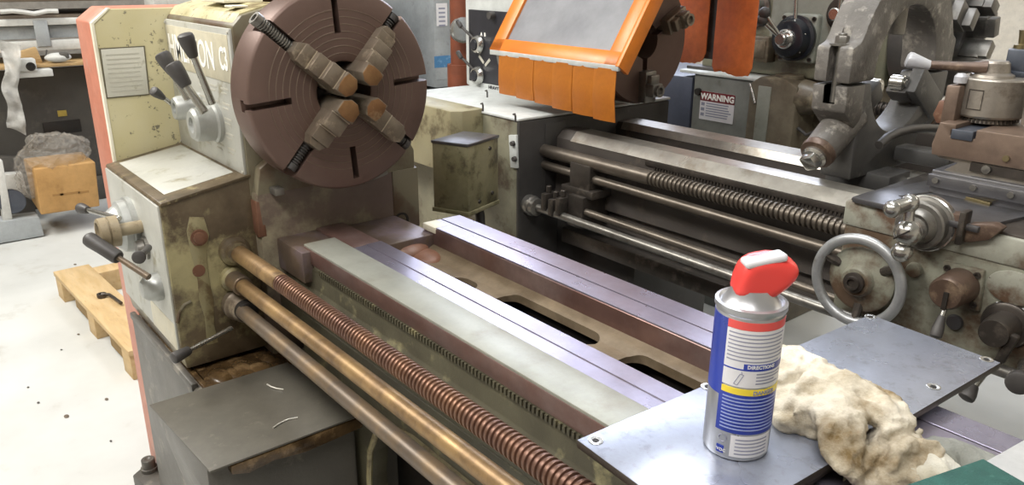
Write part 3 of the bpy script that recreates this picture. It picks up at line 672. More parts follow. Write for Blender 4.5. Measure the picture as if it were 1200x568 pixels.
mat('slide_grey', '#777678', '#69686a', '#5b5854', 4, 14, .3, metal=.7, rough=.33, bump=.03)
mat('compound_brown', '#776558', '#867365', '#5f5046', 5, 9, .38, metal=.35, rough=.4, bump=.06, soft=.12)
mat('post_steel', '#938c82', '#a19a90', '#786d62', 6, 14, .35, metal=.6, rough=.36, bump=.03)
mat('black_panel', '#26262c', '#2e2e34', '#4b4b52', 6, 14, .27, rough=.4, bump=.02)
mat('brass', '#93876a', '#847859', metal=.8, rough=.35, bump=.03)
mat('handle_white', '#cfd0d4', '#bfc0c5', metal=.3, rough=.35, bump=.02, grain=0)
mat('blue_grey_steel', '#575c66', '#4c515b', metal=.4, rough=.4, bump=.04)
L2 = thing('lathe', 'grey lathe behind the front one with an orange chuck guard and big handwheel', 'lathe', (-1.2, 1.8, FL))
# --- headstock cabinet
mb = MB(); mb.box(-2.30, -1.69, 1.405, 2.05, FL, 1.018, .005); hc = mb.build('headstock_cabinet', 'grey_green_paint', L2)
mb = MB(); mb.box(-2.32, -1.684, 1.400, 2.06, 1.016, 1.024, .003); lbl(mb.build('top_sheet', 'pale_top_paint', hc), 'pale top sheet')
mb = MB(); mb.box(-1.694, -1.682, 1.403, 2.05, FL, 1.014, .002); lbl(mb.build('end_face_shade', 'dark_paint_and_shade', hc), 'end face with the guard shade painted in')  # overlay coloured dark for the shade the guard throws on this end
mb = MB(); mb.box(-1.683, -1.678, 1.50, 1.58, .80, 1.0, .002); mb.build('access_cover', 'dark_paint_and_shade', hc)
q = [ony(*p, 1.40) for p in ((597, 158), (606, 158), (607, 197), (599, 196))]
mb = MB(); mb.prism([(p.x, p.z) for p in q], 'y', 1.396, 1.408, .002); sw = mb.build('switch_plate', 'pale_top_paint', hc)
for p in ((602, 168), (604, 186)):
    c = ony(*p, 1.396); mb = MB(); mb.rev(c, (0,-1,0), [(0,0),(0,.008),(.004,.008),(.010,.0065),(.010,0)], 18); mb.build('switch_knob', 'black_plastic', sw)
for p in ((566, 127), (571, 111), (604, 140)):
    c = onz(p[0], p[1]+3, 1.024); mb = MB(); mb.tube([c, c+Vector((0,0,.016)), c+Vector((-.003,0,.022)), c+Vector((-.010,0,.020))], .0028, 8); mb.build('hook', 'black_plastic', hc)
# boxes on the front
q = [onz(*p, 1.0) for p in ((500, 136), (500, 120), (557, 126), (557, 143))]
mb = MB(); mb.prism([(-2.28, 1.29), (-2.28, 1.70), (-1.93, 1.70), (-1.90, 1.405), (-1.93, 1.30)] if False else [(-2.3, 1.30), (-2.3, 1.41), (-1.855, 1.41), (-1.855, 1.33), (-1.875, 1.30)], 'z', .84, 1.03, .004)
lbl(mb.build('side_box', 'cream_box_paint', L2), 'cream painted box with chipped edges')
zt = .985; F0 = onz(548, 169, zt); Lf = onz(506, 164, zt); Rt = onz(584, 158, zt); Bk = Lf+(Rt-F0)
mb = MB(); mb.prism([(p.x, p.y) for p in (F0, Lf, Bk, Rt)], 'z', .795, zt-.006, .003)
sb = mb.build('terminal_box', 'olive_box_paint', L2)
cn = (F0+Lf+Bk+Rt)/4; mb = MB(); mb.prism([tuple((cn+(p-cn)*1.035).xy) for p in (F0, Lf, Bk, Rt)], 'z', zt-.008, zt, .002); lbl(mb.build('lid', 'slide_grey', sb), 'dull grey lid')
mb = MB(); mb.prism([tuple((cn+(p-cn)*1.05).xy) for p in (F0, Lf, Bk, Rt)], 'z', .785, .797, .002); mb.build('bottom_flange', 'olive_box_paint', sb)
dv = (Rt-F0).normalized(); nv = Vector((dv.y, -dv.x, 0))
for f, z in ((.70, .955), (.35, .815), (.78, .825)):
    c = F0.lerp(Rt, f); c = Vector((c.x, c.y, z)); MB().rev(c, nv, [(0,0),(0,.006),(.004,.005),(.004,0)], 12).build('screw', 'dark_steel', sb)
mb = MB(); c = onz(560, 240, .79); mb.tube([c+Vector((0,0,0)), c+Vector((.01,0,-.03)), c+Vector((.0,.01,-.08)), c+Vector((.03,.02,-.16)), c+Vector((.05,.05,-.3))], .014, 12); mb.build('cable', 'black_plastic', sb)
# --- control panel and headstock proper
mb = MB(); mb.box(-2.36, -1.70, 1.71, 1.93, 1.02, 1.42, .008); h2s = mb.build('headstock', 'pale_top_paint', L2)
mb = MB(); mb.box(-2.326, -1.75, 1.700, 1.712, 1.040, 1.288, .002); bp_ = mb.build('control_panel', 'black_panel', h2s)
mb = MB(); mb.box(-2.326, -1.75, 1.700, 1.711, 1.020, 1.039, .001); lbl(mb.build('name_strip', 'pale_top_paint', h2s), 'white strip with black lettering')
text('lettering', 'HEAVY D', .017, (-2.21, 1.6995, 1.0235), (1,0,0), (0,0,1), 'black_panel', h2s, bold=.0006, sx=1.1)
text('lettering', 'A  B', .017, (-2.255, 1.6995, 1.202), (1,0,0), (0,0,1), 'panel_letter', h2s, bold=.0005)
for p in ((560, 52), (560, 88)):
    c = ony(*p, 1.70); c.x += .006
    k = MB().rev(c, (0,-1,0), [(0,0),(0,.031),(.004,.033),(.012,.031),(.020,.026),(.022,.020),(.018,.018),(.018,0)], 36).build('dial', 'bright_steel', h2s)
    MB().rev(c+Vector((0,-.017,0)), (0,-1,0), [(0,0),(0,.0185),(.010,.016),(.012,0)], 28).build('dial_centre', 'black_panel', k)
    mb = MB(); a = c+Vector((-.012,-.012,.018)); mb.cyl(a, a+Vector((-.045,-.02,.040)), .005, .005, 12); mb.obox(a+Vector((-.055,-.024,.050)), (.034,.014,.014), Matrix.Rotation(math.radians(42), 3, 'Y'), .004); mb.build('pointer', 'black_plastic', k)
for dx, dz, r in ((.02, -.1, 40), (.055, -.108, -40)):
    mb = MB(); c = ony(560, 52, 1.699); mb.obox((c.x+dx, 1.699, c.z+dz+.05), (.036, .001, .010), Matrix.Rotation(math.radians(r), 3, 'Y'), 0); lbl(mb.build('legend_tag', 'panel_print', h2s), 'small pale legend strip')
MB().rev(ony(578, 18, 1.70), (0,-1,0), [(0,0),(0,.014),(.02,.012),(.02,0)], 20).build('push_button', 'black_plastic', h2s)
MB().rev(ony(603, 62, 1.70), (0,-1,0), [(0,0),(0,.095),(.004,.095),(.004,.085),(.001,.083),(.001,0)], 56).build('scale_ring', 'bright_steel', h2s)
# --- chuck with jaws
K2 = Vector((-1.58, 1.80, 1.225))
ch2 = MB().rev(K2+Vector((-.11,0,0)), (1,0,0), [(0,0),(0,.178),(.008,.184),(.102,.184),(.11,.178),(.11,.052),(.05,.048),(.05,0)], 72).build('chuck', ['chuck_brown', 'dark_hole'], L2)
kb = MB()
for a in (D(28), D(118), D(208), D(272)):
    rot = Matrix.Rotation(a, 3, 'X'); kb.obox(K2+rot @ Vector((0, .12, 0)), (.05, .16, .020), rot, 0)
cut(ch2, kb)
mb = MB(); mb.rev(K2+Vector((-.058,0,0)), (1,0,0), [(0,0),(0,.047),(.005,.047),(.005,0)], 32); mb.build('bore', 'dark_hole', ch2)
for a, r0, r1, h in ((D(28), .075, .165, .060), (D(272), .085, .178, .055), (D(200), .1, .17, .05)):
    rot = Matrix.Rotation(a, 4, 'X'); m = MB(); m.xf = Matrix.Translation(K2) @ rot
    m.box(-.02, h*.5, r0, r1, -.024, .024, .004); m.box(-.02, h, r0+.035, r1-.02, -.022, .022, .004); m.box(-.02, h*.8, r0+.01, r0+.04, -.018, .018, .003)
    m.rev((h, (r0+r1)/2+.008, 0), (1,0,0), [(0,0),(0,.018),(.010,.018),(.010,.011),(.002,.011),(.002,0)], 20)
    m.build('jaw', 'dull_steel' if a > 4 else 'jaw_steel', ch2)
MB().rev(K2+Vector((-.005,-.025,.055)), (1,-.2,.1), [(0,0),(0,.016),(.03,.016),(.032,.013),(.032,.009),(.024,.009),(.024,0)], 24).build('bolt', 'dull_steel', ch2)
# --- orange guard
gd = thing('x', '', '', (0,0,0)) if False else None
def lean(z): return 1.50+(z-1.19)*.66       # window plane leans back
def panel(mb, x0, x1, za, zb, th, out=0, bev=.002):
    n = Vector((0, -.835, .55)); P = []
    for s in (0, 1):
        for (x, z) in ((x0, za), (x1, za), (x1, zb), (x0, zb)):
            P.append(Vector((x, lean(z), z))+n*(out-(th if s == 0 else 0)))
    a = P
    mb.hexa([a[0], a[1], a[2], a[3], a[4], a[5], a[6], a[7]], bev)
mb = MB(); zt = 1.62
panel(mb, -1.947, -1.894, 1.19, zt, .022); panel(mb, -1.458, -1.415, 1.19, zt, .022); panel(mb, -1.947, -1.415, 1.19, 1.224, .021); panel(mb, -1.947, -1.415, zt-.03, zt, .021)
gf = mb.build('chuck_guard', 'orange_paint', L2)
mb = MB(); panel(mb, -1.412, -1.398, 1.187, zt, .045, .004); mb.build('edge_channel', 'orange_paint', gf)
mb = MB(); panel(mb, -1.895, -1.457, 1.22, zt-.02, .005, -.009, 0); lbl(mb.build('window_pane', 'window_film', gf), 'hazy grey window')
mb = MB(); mb.box(-1.94, -1.402, 1.497, 1.506, 1.176, 1.190, .001); lbl(mb.build('strip_rail', 'pale_top_paint', gf), 'thin pale rail holding the strips')
for k in range(6):
    x0 = -1.897+k*.0814; x1 = x0+.0806; zb_ = 1.062-.004*k; mb = MB(); n = 8; pts = []
    for i in range(n+1):
        f = i/n; pts.append((x0+(x1-x0)*f, 1.500-.003*math.sin(PI*f)-.0012*(k % 2)))
    b = bmesh.new(); rows = []
    for z, o in ((1.180, 0), (1.14, -.002), (1.10, -.003), (zb_, .001+.0015*(k % 3))):
        rows.append(([b.verts.new((p[0], p[1]+o, z)) for p in pts], [b.verts.new((p[0], p[1]+o+.0025, z)) for p in pts]))
    for (A, A2), (B, B2) in zip(rows, rows[1:]):
        for i in range(n): b.faces.new((A[i], A[i+1], B[i+1], B[i])); b.faces.new((A2[i+1], A2[i], B2[i], B2[i+1]))
        b.faces.new((A[0], B[0], B2[0], A2[0])); b.faces.new((A[n], A2[n], B2[n], B[n]))
    for (A, A2) in (rows[0], rows[-1]):
        for i in range(n): b.faces.new((A[i], A2[i], A2[i+1], A[i+1]))
    bmesh.ops.recalc_face_normals(b, faces=b.faces); mb._merge(b); mb.build('curtain_strip', 'orange_vinyl', gf)
# hood arching over the chuck and hanging sheets at its back
mb = MB(); mb.box(-1.90, -1.42, 1.78, 2.24, 1.59, 1.62, .004); mb.build('hood', 'orange_paint', gf)
def ragged(x0, x1, y, zt_, zb0, zb1, name, m, dy=0):
    n = 14; pts = [(x0, zt_)]
    for i in range(n+1):
        f = i/n; z = zb0+(zb1-zb0)*f + .004*math.sin(f*7)+.008*random.random() + (.022 if f in (0, 1) else 0); pts.append((x0+(x1-x0)*f, z))
    pts.append((x1, zt_)); mb = MB(); mb.prism(pts, 'y', y, y+.004, .0008); return mb.build(name, m, gf)
lbl(ragged(-1.815, -1.665, 2.20, 1.60, 1.105, 1.13, 'hanging_sheet', 'orange_sheet'), 'narrow orange sheet with ragged lower edge')
lbl(ragged(-1.635, -1.480, 2.20, 1.60, 1.10, 1.095, 'hanging_sheet', 'orange_sheet'), 'wide orange sheet with ragged lower edge')
mb = MB(); mb.box(-1.70, -1.62, 2.215, 2.23, 1.14, 1.6, .004); mb.build('strut', 'dark_steel', gf)
# --- bed
mb = MB(); XE = .9
mb.prism([(1.545, .955), (1.57, .978), (1.625, .978), (1.64, .962), (1.64, .78), (1.545, .78)], 'x', -1.69, XE, .001)
mb.prism([(1.80, .955), (1.81, .972), (1.87, .976), (1.90, .96), (1.90, .78), (1.80, .78)], 'x', -1.69, XE, .001)
mb.box(-1.69, XE, 1.62, 1.82, .80, .90, .003); mb.box(-1.69, XE, 1.56, 1.90, .72, .80, .003)
b2 = mb.build('bed', 'grey_bed', L2, smooth=12)
mb = MB(); mb.prism([(1.543, .953), (1.568, .979), (1.627, .979), (1.627, .976), (1.57, .976), (1.546, .952)], 'x', -1.62, XE, .0006); lbl(mb.build('front_way', 'way_bright', b2, smooth=12), 'bright ground way')
mb = MB(); mb.prism([(1.798, .953), (1.808, .975), (1.872, .979), (1.872, .975), (1.81, .971), (1.801, .952)], 'x', -1.66, XE, .0006); lbl(mb.build('rear_way', 'way_bright', b2, smooth=12), 'bright ground way')
mb = MB(); x = -1.30; mb.box(-1.33, XE, 1.540, 1.552, .938, .952, .0008)
while x < -.68: mb.box(x, x+.005, 1.541, 1.551, .931, .940, 0); x += .0095
mb.build('rack', 'dark_steel', b2)
mb = MB(); mb.box(-1.69, -1.0, 1.56, 1.9, FL, .73, .004) if False else mb.box(-1.69, -1.36, 1.56, 1.9, FL, .73, .004); lbl(mb.build('bed_foot', 'dark_paint_and_shade', b2), 'dark foot under the headstock end')
mb = MB(); mb.box(.45, .9, 1.56, 1.9, FL, .73, .004); mb.build('bed_foot', 'dark_paint_and_shade', b2)
# --- rods
mb = MB(); mb.cyl((-1.69, 1.5, .921), (-1.27, 1.5, .921), .019, seg=28); thread(mb, (-1.27, 1.5, .921), (.3, 1.5, .919), .0190, .0130, .0050, 22); mb.build('lead_screw', 'thread_grey', L2)
mb = MB(); mb.cyl((-1.69, 1.5, .878), (.3, 1.5, .857), .0125, seg=24); mb.build('feed_rod', 'thread_grey', L2)
mb = MB(); mb.cyl((-1.60, 1.47, .790), (.3, 1.47, .765), .010, seg=20); mb.build('control_rod', 'thread_grey', L2)
mb = MB(); mb.cyl((-1.69, 1.44, .767), (.3, 1.44, .757), .0115, seg=20); sr_ = mb.build('stop_rod', 'dull_steel', L2)
mb = MB(); mb.rev((-1.69, 1.44, .767), (1,0,0), [(0,0),(0,.030),(.03,.030),(.034,.026),(.05,.026),(.052,.022),(.052,0)], 32); mb.build('coupling', 'dull_steel', sr_)
mb = MB(); mb.box(-1.55, -1.47, 1.478, 1.56, .845, .915, .004); mb.box(-1.575, -1.45, 1.47, 1.56, .825, .847, .003); mb.box(-1.53, -1.47, 1.455, 1.56, .74, .83, .003)
mb.build('rod_bracket', 'dark_steel', b2)
mb = MB()
for k, (dx, z) in enumerate(((-.05, .80), (-.02, .79), (.01, .80))): mb.box(-1.56+dx, -1.54+dx, 1.425, 1.47, z-.03, z+.02, .003); mb.cyl((-1.55+dx, 1.447, z+.02), (-1.55+dx, 1.447, z+.04), .008, seg=12)
mb.build('rod_clamp', 'dark_steel', sr_)
mb = MB(); mb.box(-1.56, -1.12, 1.40, 1.56, FL+.0, .62, .004) if False else mb.box(-1.60, -1.02, 1.50, 1.56, .66, .705, .004); mb.build('splash_strip', 'dark_steel', b2)
# --- carriage : apron, saddle
AY = 1.455
mb = MB(); mb.box(-.728, .05, AY, 1.545, .752, .992, .008, 3); ap = mb.build('apron', 'apron_paint', L2)
mb = MB(); mb.box(-.731, .05, AY-.004, 1.56, .945, .995, .005); lbl(mb.build('saddle_front', 'apron_pale', ap), 'pale upper band of the apron')
mb = MB(); mb.box(-.725, .05, 1.46, 2.0, .982, 1.0, .004); sd = mb.build('saddle', 'dark_steel', L2)
# --- carriage fittings (second lathe)
# big handwheel
W0 = Vector((-.655, 1.395, .860))
mb = MB(); n = 72; sect = [(.0835+.0105*math.cos(t), .0090*math.sin(t)) for t in [2*PI*i/14 for i in range(14)]]
b = bmesh.new(); rows = [[b.verts.new(W0+Vector((r*math.cos(2*PI*i/n), y, r*math.sin(2*PI*i/n)))) for r, y in sect] for i in range(n)]
for i in range(n):
    A, B = rows[i], rows[(i+1) % n]
    for k in range(14): b.faces.new((A[k], A[(k+1)%14], B[(k+1)%14], B[k]))
bmesh.ops.recalc_face_normals(b, faces=b.faces); mb._merge(b); hw = mb.build('handwheel', 'wheel_rim', ap)
mb = MB(); mb.rev(W0+Vector((0,.014,0)), (0,-1,0), [(-.006,0),(-.006,.063),(0,.065),(.003,.061),(.004,.055),(.012,.032),(.022,.028),(.024,.026),(.024,0)], 56); web_ = mb.build('web', 'apron_paint', hw); lbl(web_, 'worn painted wheel web')
for k in range(3):
    mb = MB(); a = D(35+120*k); d_ = Vector((math.cos(a), 0, math.sin(a))); mb.tube([W0+Vector((0,.014,0))+d_*.05, W0+d_*.082], .008, 10, rs=[.010, .007]); mb.build('spoke', 'dark_steel', hw)
mb = MB(); mb.rev(W0+Vector((0,-.010,0)), (0,-1,0), [(0,0),(0,.020),(.006,.020),(.007,.014),(.012,.013),(.012,.009),(.008,.009),(.008,0)], 28); mb.build('hub_nut', 'dark_steel', hw)
mb = MB(); mb.cyl(W0+Vector((0,.014,0)), (W0.x, AY+.002, W0.z), .030, .036, 28); mb.build('shaft_boss', 'dark_steel', ap)
# cross-slide dial with ball crank
S0 = ony(1078, 264, 1.42)
mb = MB(); mb.rev((S0.x, AY+.002, S0.z), (0,-1,0), [(0,0),(0,.049),(.02,.049),(.022,.044),(.040,.044),(.043,.041),(.043,.033),(.050,.031),(.058,.025),(.060,.025),(.060,.020),(.075,.018),(.077,0)], 48); dl = mb.build('crossfeed_dial', 'dull_steel', ap)
mb = MB(); mb.rev((S0.x, AY-.004, S0.z), (0,-1,0), [(0,.0495),(0,.0525),(.012,.0525),(.014,.050),(.014,.0495),(0,.0495)], 56); lbl(mb.build('dial_ring', 'bright_steel', dl), 'bright graduated ring')
h0 = ony(1064, 272, AY-.085)
mb = MB(); mb.rev(h0+Vector((0,.02,0)), (0,-1,0), [(0,0),(0,.024),(.018,.024),(.024,.018),(.028,.008),(.028,0)], 28); mb.sph(h0, .024)
a1 = ony(1066, 238, AY-.085); a2 = ony(1057, 295, AY-.085)
mb.tube([h0, h0.lerp(a1, .55), a1], .010, 14, rs=[.013, .009, .011]); mb.sph(a1, .0165); mb.tube([h0, h0.lerp(a2, .6), a2], .010, 14, rs=[.013, .009, .012]); mb.sph(a2, .0185)
cr_ = mb.build('ball_crank', 'bright_steel', dl)
mb = MB(); g = ony(1046, 245, AY-.125); mb.tube([a1, a1.lerp(g, .5), g], .01, 14, rs=[.011, .014, .015]); mb.sph(g, .0155); mb.build('handle', 'bright_steel', cr_)
mb = MB(); mb.obox(h0+Vector((0,-.024,0)), (.028,.010,.003), Matrix.Rotation(math.radians(-40), 3, 'Y'), 0); mb.build('slot', 'dark_hole', cr_)
# bracket beside the dial
q = [ony(*p, AY-.012) for p in ((1102, 247), (1128, 251), (1128, 262), (1165, 262), (1176, 268), (1160, 281), (1135, 284), (1122, 281), (1104, 284))]
mb = MB(); mb.prism([(p.x, p.z) for p in q], 'y', AY-.016, AY+.01, .003); mb.build('bracket', 'worn_brown', ap)
mb = MB(); c = ony(1128, 267, AY-.018); mb.box(c.x-.006, c.x+.006, AY-.03, AY, c.z-.03, c.z+.032, .004); mb.build('rib', 'dark_steel', ap)
# knob shaft with lever
F = ony(1127, 333, AY-.002)
q = [ony(*p, AY) for p in ((1108, 304), (1156, 316), (1150, 364), (1098, 350))]
mb = MB(); mb.prism([(p.x, p.z) for p in q], 'y', AY-.010, AY+.004, .004); fl = mb.build('flange', 'apron_paint', ap)
for f, g_ in ((.14, .14), (.86, .14), (.86, .86), (.14, .86)):
    c = q[0].lerp(q[1], f).lerp(q[3].lerp(q[2], f), g_); MB().rev((c.x, AY-.010, c.z), (0,-1,0), [(0,0),(0,.006),(.004,.006),(.004,.003),(.001,.003),(.001,0)], 14).build('bolt', 'dark_steel', fl)
bx = ony(1128, 333, AY)
mb = MB(); mb.rev(bx, (0,-1,0), [(0,0),(0,.032),(.006,.033),(.066,.030),(.072,.026),(.072,0)], 40); bs = mb.build('shift_knob', 'worn_brown', ap)
c = ony(1109, 345, AY-.073); mb = MB(); mb.box(c.x-.004, c.x+.004, c.y-.003, c.y+.02, c.z-.028, c.z+.004, 0); mb.build('slot', 'dark_hole', bs)
lever(bs, ony(1112, 345, AY-.055), ony(1104, 370, AY-.075), .0048, .040, .0105, kr0=.0065, rodm='bright_steel')
# covers, label, dials
def disc(px, py, r, d, name, m, par, prof=None):
    c = ony(px, py, AY); return MB().rev(c, (0,-1,0), prof or [(0,0),(0,r),(d*.7,r*.96),(d,r*.85),(d,0)], 32).build(name, m, par)
disc(1072, 316, .015, .008, 'plug', 'apron_paint', ap)
disc(1119, 377, .015, .006, 'sight_glass', 'slide_grey', ap)
c = ony(1188, 337, AY); mb = MB(); pts = [(c.x+.042*math.cos(t)*(1), c.z+.030*math.sin(t)) for t in [2*PI*i/28 for i in range(28)]]; mb.prism(pts, 'y', AY-.004, AY+.002, .0015); lbl(mb.build('oval_cover', 'apron_pale', ap), 'oval cover plate')
q = [ony(*p, AY) for p in ((1168, 353), (1204, 362), (1204, 373), (1167, 363))]
mb = MB(); mb.prism([(p.x, p.z) for p in q], 'y', AY-.003, AY+.001, .0005); lb_ = mb.build('label_plate', 'handle_white', ap)
mb = MB(); m_ = [q[3].lerp(q[0], .5), q[2].lerp(q[1], .5)]; mb.box(m_[0].x+.008, m_[1].x-.004, AY-.0035, AY-.002, m_[0].z-.002, m_[0].z+.001, 0); mb.build('print', 'label_text', lb_)
disc(1180, 380, .042, .010, 'flange', 'dark_steel', ap)
k_ = disc(1180, 380, .028, .06, 'selector_knob', 'dark_steel', ap)
mb = MB(); c = ony(1163, 400, AY-.06); d_ = ony(1180, 425, AY-.05); mb.obox(ony(1180, 408, AY-.045), (.016, .016, .06), Matrix.Rotation(.25, 3, 'Y'), .004); mb.build('tab', 'dark_steel', k_)
lever(ap, ony(1200, 425, AY), ony(1196, 440, AY-.06), .008, .04, .02)
lever(ap, ony(1165, 420, AY+.02), ony(1142, 452, AY-.03), .007, .03, .014)
# saddle top slides
mb = MB(); mb.prism([(-.715, 1.445), (-.480, 1.432), (-.430, 1.70), (-.44, 1.80), (-.66, 1.80), (-.715, 1.52)], 'z', .995, 1.006, .002); cs_ = mb.build('cross_slide', 'slide_grey', L2)
mb = MB(); mb.prism([(-.66, 1.52), (-.655, 1.52), (-.60, 1.70), (-.605, 1.70)], 'z', 1.005, 1.0068, 0); mb.build('joint', 'dark_steel', cs_)
mb = MB(); q = [onz(*p, 1.010) for p in ((1115, 222), (1168, 234), (1160, 239), (1113, 226))]; mb.prism([(p.x, p.y) for p in q], 'z', 1.004, 1.012, .0008); lbl(mb.build('brass_strip', 'brass', cs_), 'thin brass coloured strip')
GY = 1.60
mb = MB(); mb.box(-.640, -.05, GY, 1.86, 1.004, 1.052, .004); base_ = mb.build('compound_base', 'slide_grey', L2)
mb = MB(); mb.box(-.642, -.05, GY-.010, GY+.002, 1.020, 1.045, .003)
gib = mb.build('gib_plate', 'slide_grey', base_)
for x in (-.625, -.555, -.49, -.42): MB().rev((x, GY-.010, 1.034), (0,-1,0), [(0,0),(0,.006),(.004,.006),(.004,0)], 14).build('screw', 'dull_steel', gib)
mb = MB(); mb.prism([(-.625, 1.05), (-.05, 1.05), (-.05, 1.085), (-.64, 1.085), (-.64, 1.075), (-.60, 1.07)], 'y', GY+.012, 1.86, .002); mid = mb.build('compound_swivel', 'post_steel', L2)
mb = MB(); mb.prism([(-.575, 1.060), (-.05, 1.060), (-.05, 1.078), (-.575, 1.078)], 'y', GY+.008, GY+.02, 0); mb.build('dovetail', 'dark_steel', mid)
for x in (-.545, -.47, -.40): MB().rev((x, GY+.010, 1.069), (0,-1,0), [(0,0),(0,.008),(.008,.008),(.009,0)], 14).build('gib_screw', 'dull_steel', mid)
mb = MB(); mb.prism([(-.648, 1.080), (-.05, 1.080), (-.05, 1.140), (-.575, 1.140), (-.575, 1.122), (-.620, 1.122), (-.620, 1.133), (-.612, 1.133), (-.612, 1.145), (-.643, 1.145), (-.651, 1.10)], 'y', GY+.004, 1.86, .002); top_ = mb.build('compound_slide', 'compound_brown', L2)
MB().rev((-.515, GY+.004, 1.096), (0,-1,0), [(0,0),(0,.006),(.004,.006),(.004,0)], 14).build('oiler', 'brass', top_)
mb = MB(); mb.box(-.618, -.578, GY+.001, 1.83, 1.117, 1.136, .002); lbl(mb.build('tee_block', 'blue_grey_steel', top_), 'blue grey block in the slot')
mb = MB(); mb.prism([(-.47, GY+.02), (-.39, GY+.02), (-.39, GY+.12), (-.42, GY+.12)], 'z', 1.139, 1.147, .001); lbl(mb.build('wear_plate', 'handle_white', top_), 'pale corner plate')
# tool post
TX, TY = -.603, 1.720
mb = MB(); mb.rev((TX, TY, 1.142), (0,0,1), [(0,0),(0,.054),(.006,.054),(.008,.052),(.010,.052)] + [(.010, .060), (.014, .063), (.082, .063), (.085, .060), (.085, 0)], 64); tp = mb.build('tool_post', 'post_steel', L2)
mb = MB()
for k in range(26):
    a = PI+PI*k/25*1.1; mb.obox((TX+.0545*math.cos(a), TY+.0545*math.sin(a), 1.1465), (.004,.004,.007), Matrix.Rotation(a, 3, 'Z'), 0)
mb.build('graduation', 'dark_steel', tp)
a = math.atan2(-TY, -TX)-.42
mb = MB(); rr = .0635
for s, (f0, f1, z0, z1) in enumerate(((-.22, .22, 1.205, 1.207), (-.22, .22, 1.168, 1.170), (-.22, -.2, 1.168, 1.207), (.2, .22, 1.168, 1.207))):
    for k in range(8):
        f = f0+(f1-f0)*(k+.5)/8; mb.obox((TX+rr*math.cos(a+f), TY+rr*math.sin(a+f), (z0+z1)/2), (.001, rr*abs(f1-f0)/8*1.05, z1-z0), Matrix.Rotation(a+f, 3, 'Z'), 0)
mb.build('square_mark', 'dark_steel', tp)
c = ony(1120, 122, 1.66); mb = MB(); mb.box(c.x-.016, c.x+.010, 1.640, 1.72, c.z-.045, c.z+.038, .004); lbl(mb.build('tool_holder', 'compound_brown', tp), 'brown holder on the side')
c = ony(1110, 128, 1.66); mb = MB(); mb.prism([(c.x-.02, c.z-.012), (c.x-.012, c.z+.018), (c.x+.012, c.z+.014), (c.x+.014, c.z-.024), (c.x-.010, c.z-.028)], 'y', 1.645, 1.68, .002); lbl(mb.build('cutting_tool', 'rust_brown', tp), 'rusty tool tip')
c = ony(1126, 92, 1.66); mb = MB(); mb.rev(c-Vector((0,0,.008)), (0,0,1), [(0,0),(0,.012),(.012,.012),(.018,.007),(.019,0)], 18); mb.build('clamp_screw', 'handle_white', tp)
mb = MB(); mb.rev((TX-.005, TY, 1.226), (0,0,1), [(0,0),(0,.040),(.006,.038),(.010,.030),(.028,.027),(.032,.023),(.032,0)], 40); cap_ = mb.build('clamp_nut', 'post_steel', tp)
hA = Vector((TX-.01, TY-.02, 1.245)); hB = ony(1088, 76, 1.66); hC = ony(1062, 69, 1.64)
mb = MB(); mb.tube([hA, hA.lerp(hB, .3), hB], .01, 16, rs=[.014, .0095, .0085]); hl = mb.build('handle', 'worn_brown', cap_)
d_ = (hC-hB); mb = MB(); mb.rev(hB, d_, [(-.004,0),(-.004,.009),(.004,.010),(d_.length*.8,.016),(d_.length*.93,.015),(d_.length,.010),(d_.length,0)], 24); lbl(mb.build('grip', 'handle_white', hl), 'pale grip')
mb = MB(); mb.box(TX+.0, TX+.04, TY+.035, TY+.07, 1.224, 1.280, .004); mb.box(TX-.0, TX+.060, TY+.03, TY+.055, 1.224, 1.238, .003); blk = mb.build('stop_block', 'blue_grey_steel', tp)
mb = MB(); mb.rev((TX+.018, TY+.052, 1.279), (0,0,1), [(0,0),(0,.014),(.008,.014),(.010,.007),(.022,.008),(.036,.010),(.037,0)], 18); mb.build('stud', 'brass', blk)
mb = MB(); mb.box(TX+.078, TX+.22, TY-.055, TY+.03, 1.150, 1.240, .004); mb.box(TX+.085, TX+.2, TY-.058, TY-.05, 1.18, 1.187, 0); lbl(mb.build('tool_holder', 'post_steel', tp), 'steel holder to the right')
# ================================================================ steady rest on the second lathe
mat('steady_cast', '#6f6b66', '#5d5954', '#9b968d', 9, 26, .37, rough=.5, bump=.35, fine=110)
mat('steady_dark', '#5a5957', '#4d4c4b', '#7d7b76', 8, 16, .33, rough=.45, bump=.12)
SX0, SX1 = -.905, -.822; SY, SZ = 1.822, 1.213
st = thing('steady_rest', 'big ring-shaped grey steady rest with chipped paint clamped on the grey lathe bed', 'steady rest', (-.865, 1.74, .98))
RI, RO = .140, .226
# upper half ring and lower half ring with lugs
def arc(a0, a1, r, n=28): return [(SY+r*math.cos(D(a0)+(D(a1)-D(a0))*i/n), SZ+r*math.sin(D(a0)+(D(a1)-D(a0))*i/n)) for i in range(n+1)]
up_o = arc(0, 180, RO); up_i = arc(180, 0, RI)
zs = SZ-.018                                             # split line
mb = MB()
mb.prism([(SY+RO+.012, zs+.005), (SY+RO+.012, zs+.075), (SY+RO-.006, zs+.085)] + arc(22, 158, RO) + [(SY-RO+.006, zs+.088), (SY-RO-.024, zs+.078), (SY-RO-.022, zs+.005), (SY-RI-.004, zs+.005)] + arc(180, 0, RI) + [(SY+RI+.004, zs+.005)], 'x', SX0, SX1, .006)
uh = mb.build('upper_half', 'steady_cast', st)
kb = MB(); kb.box(SX0+.030, SX1-.030, SY-RO-.1, SY-RO+.022, zs-.01, zs+.2, 0); kb.box(SX0+.030, SX1-.030, SY+RO-.02, SY+RO+.1, zs-.01, zs+.2, 0)
cut(uh, kb)
mb = MB()
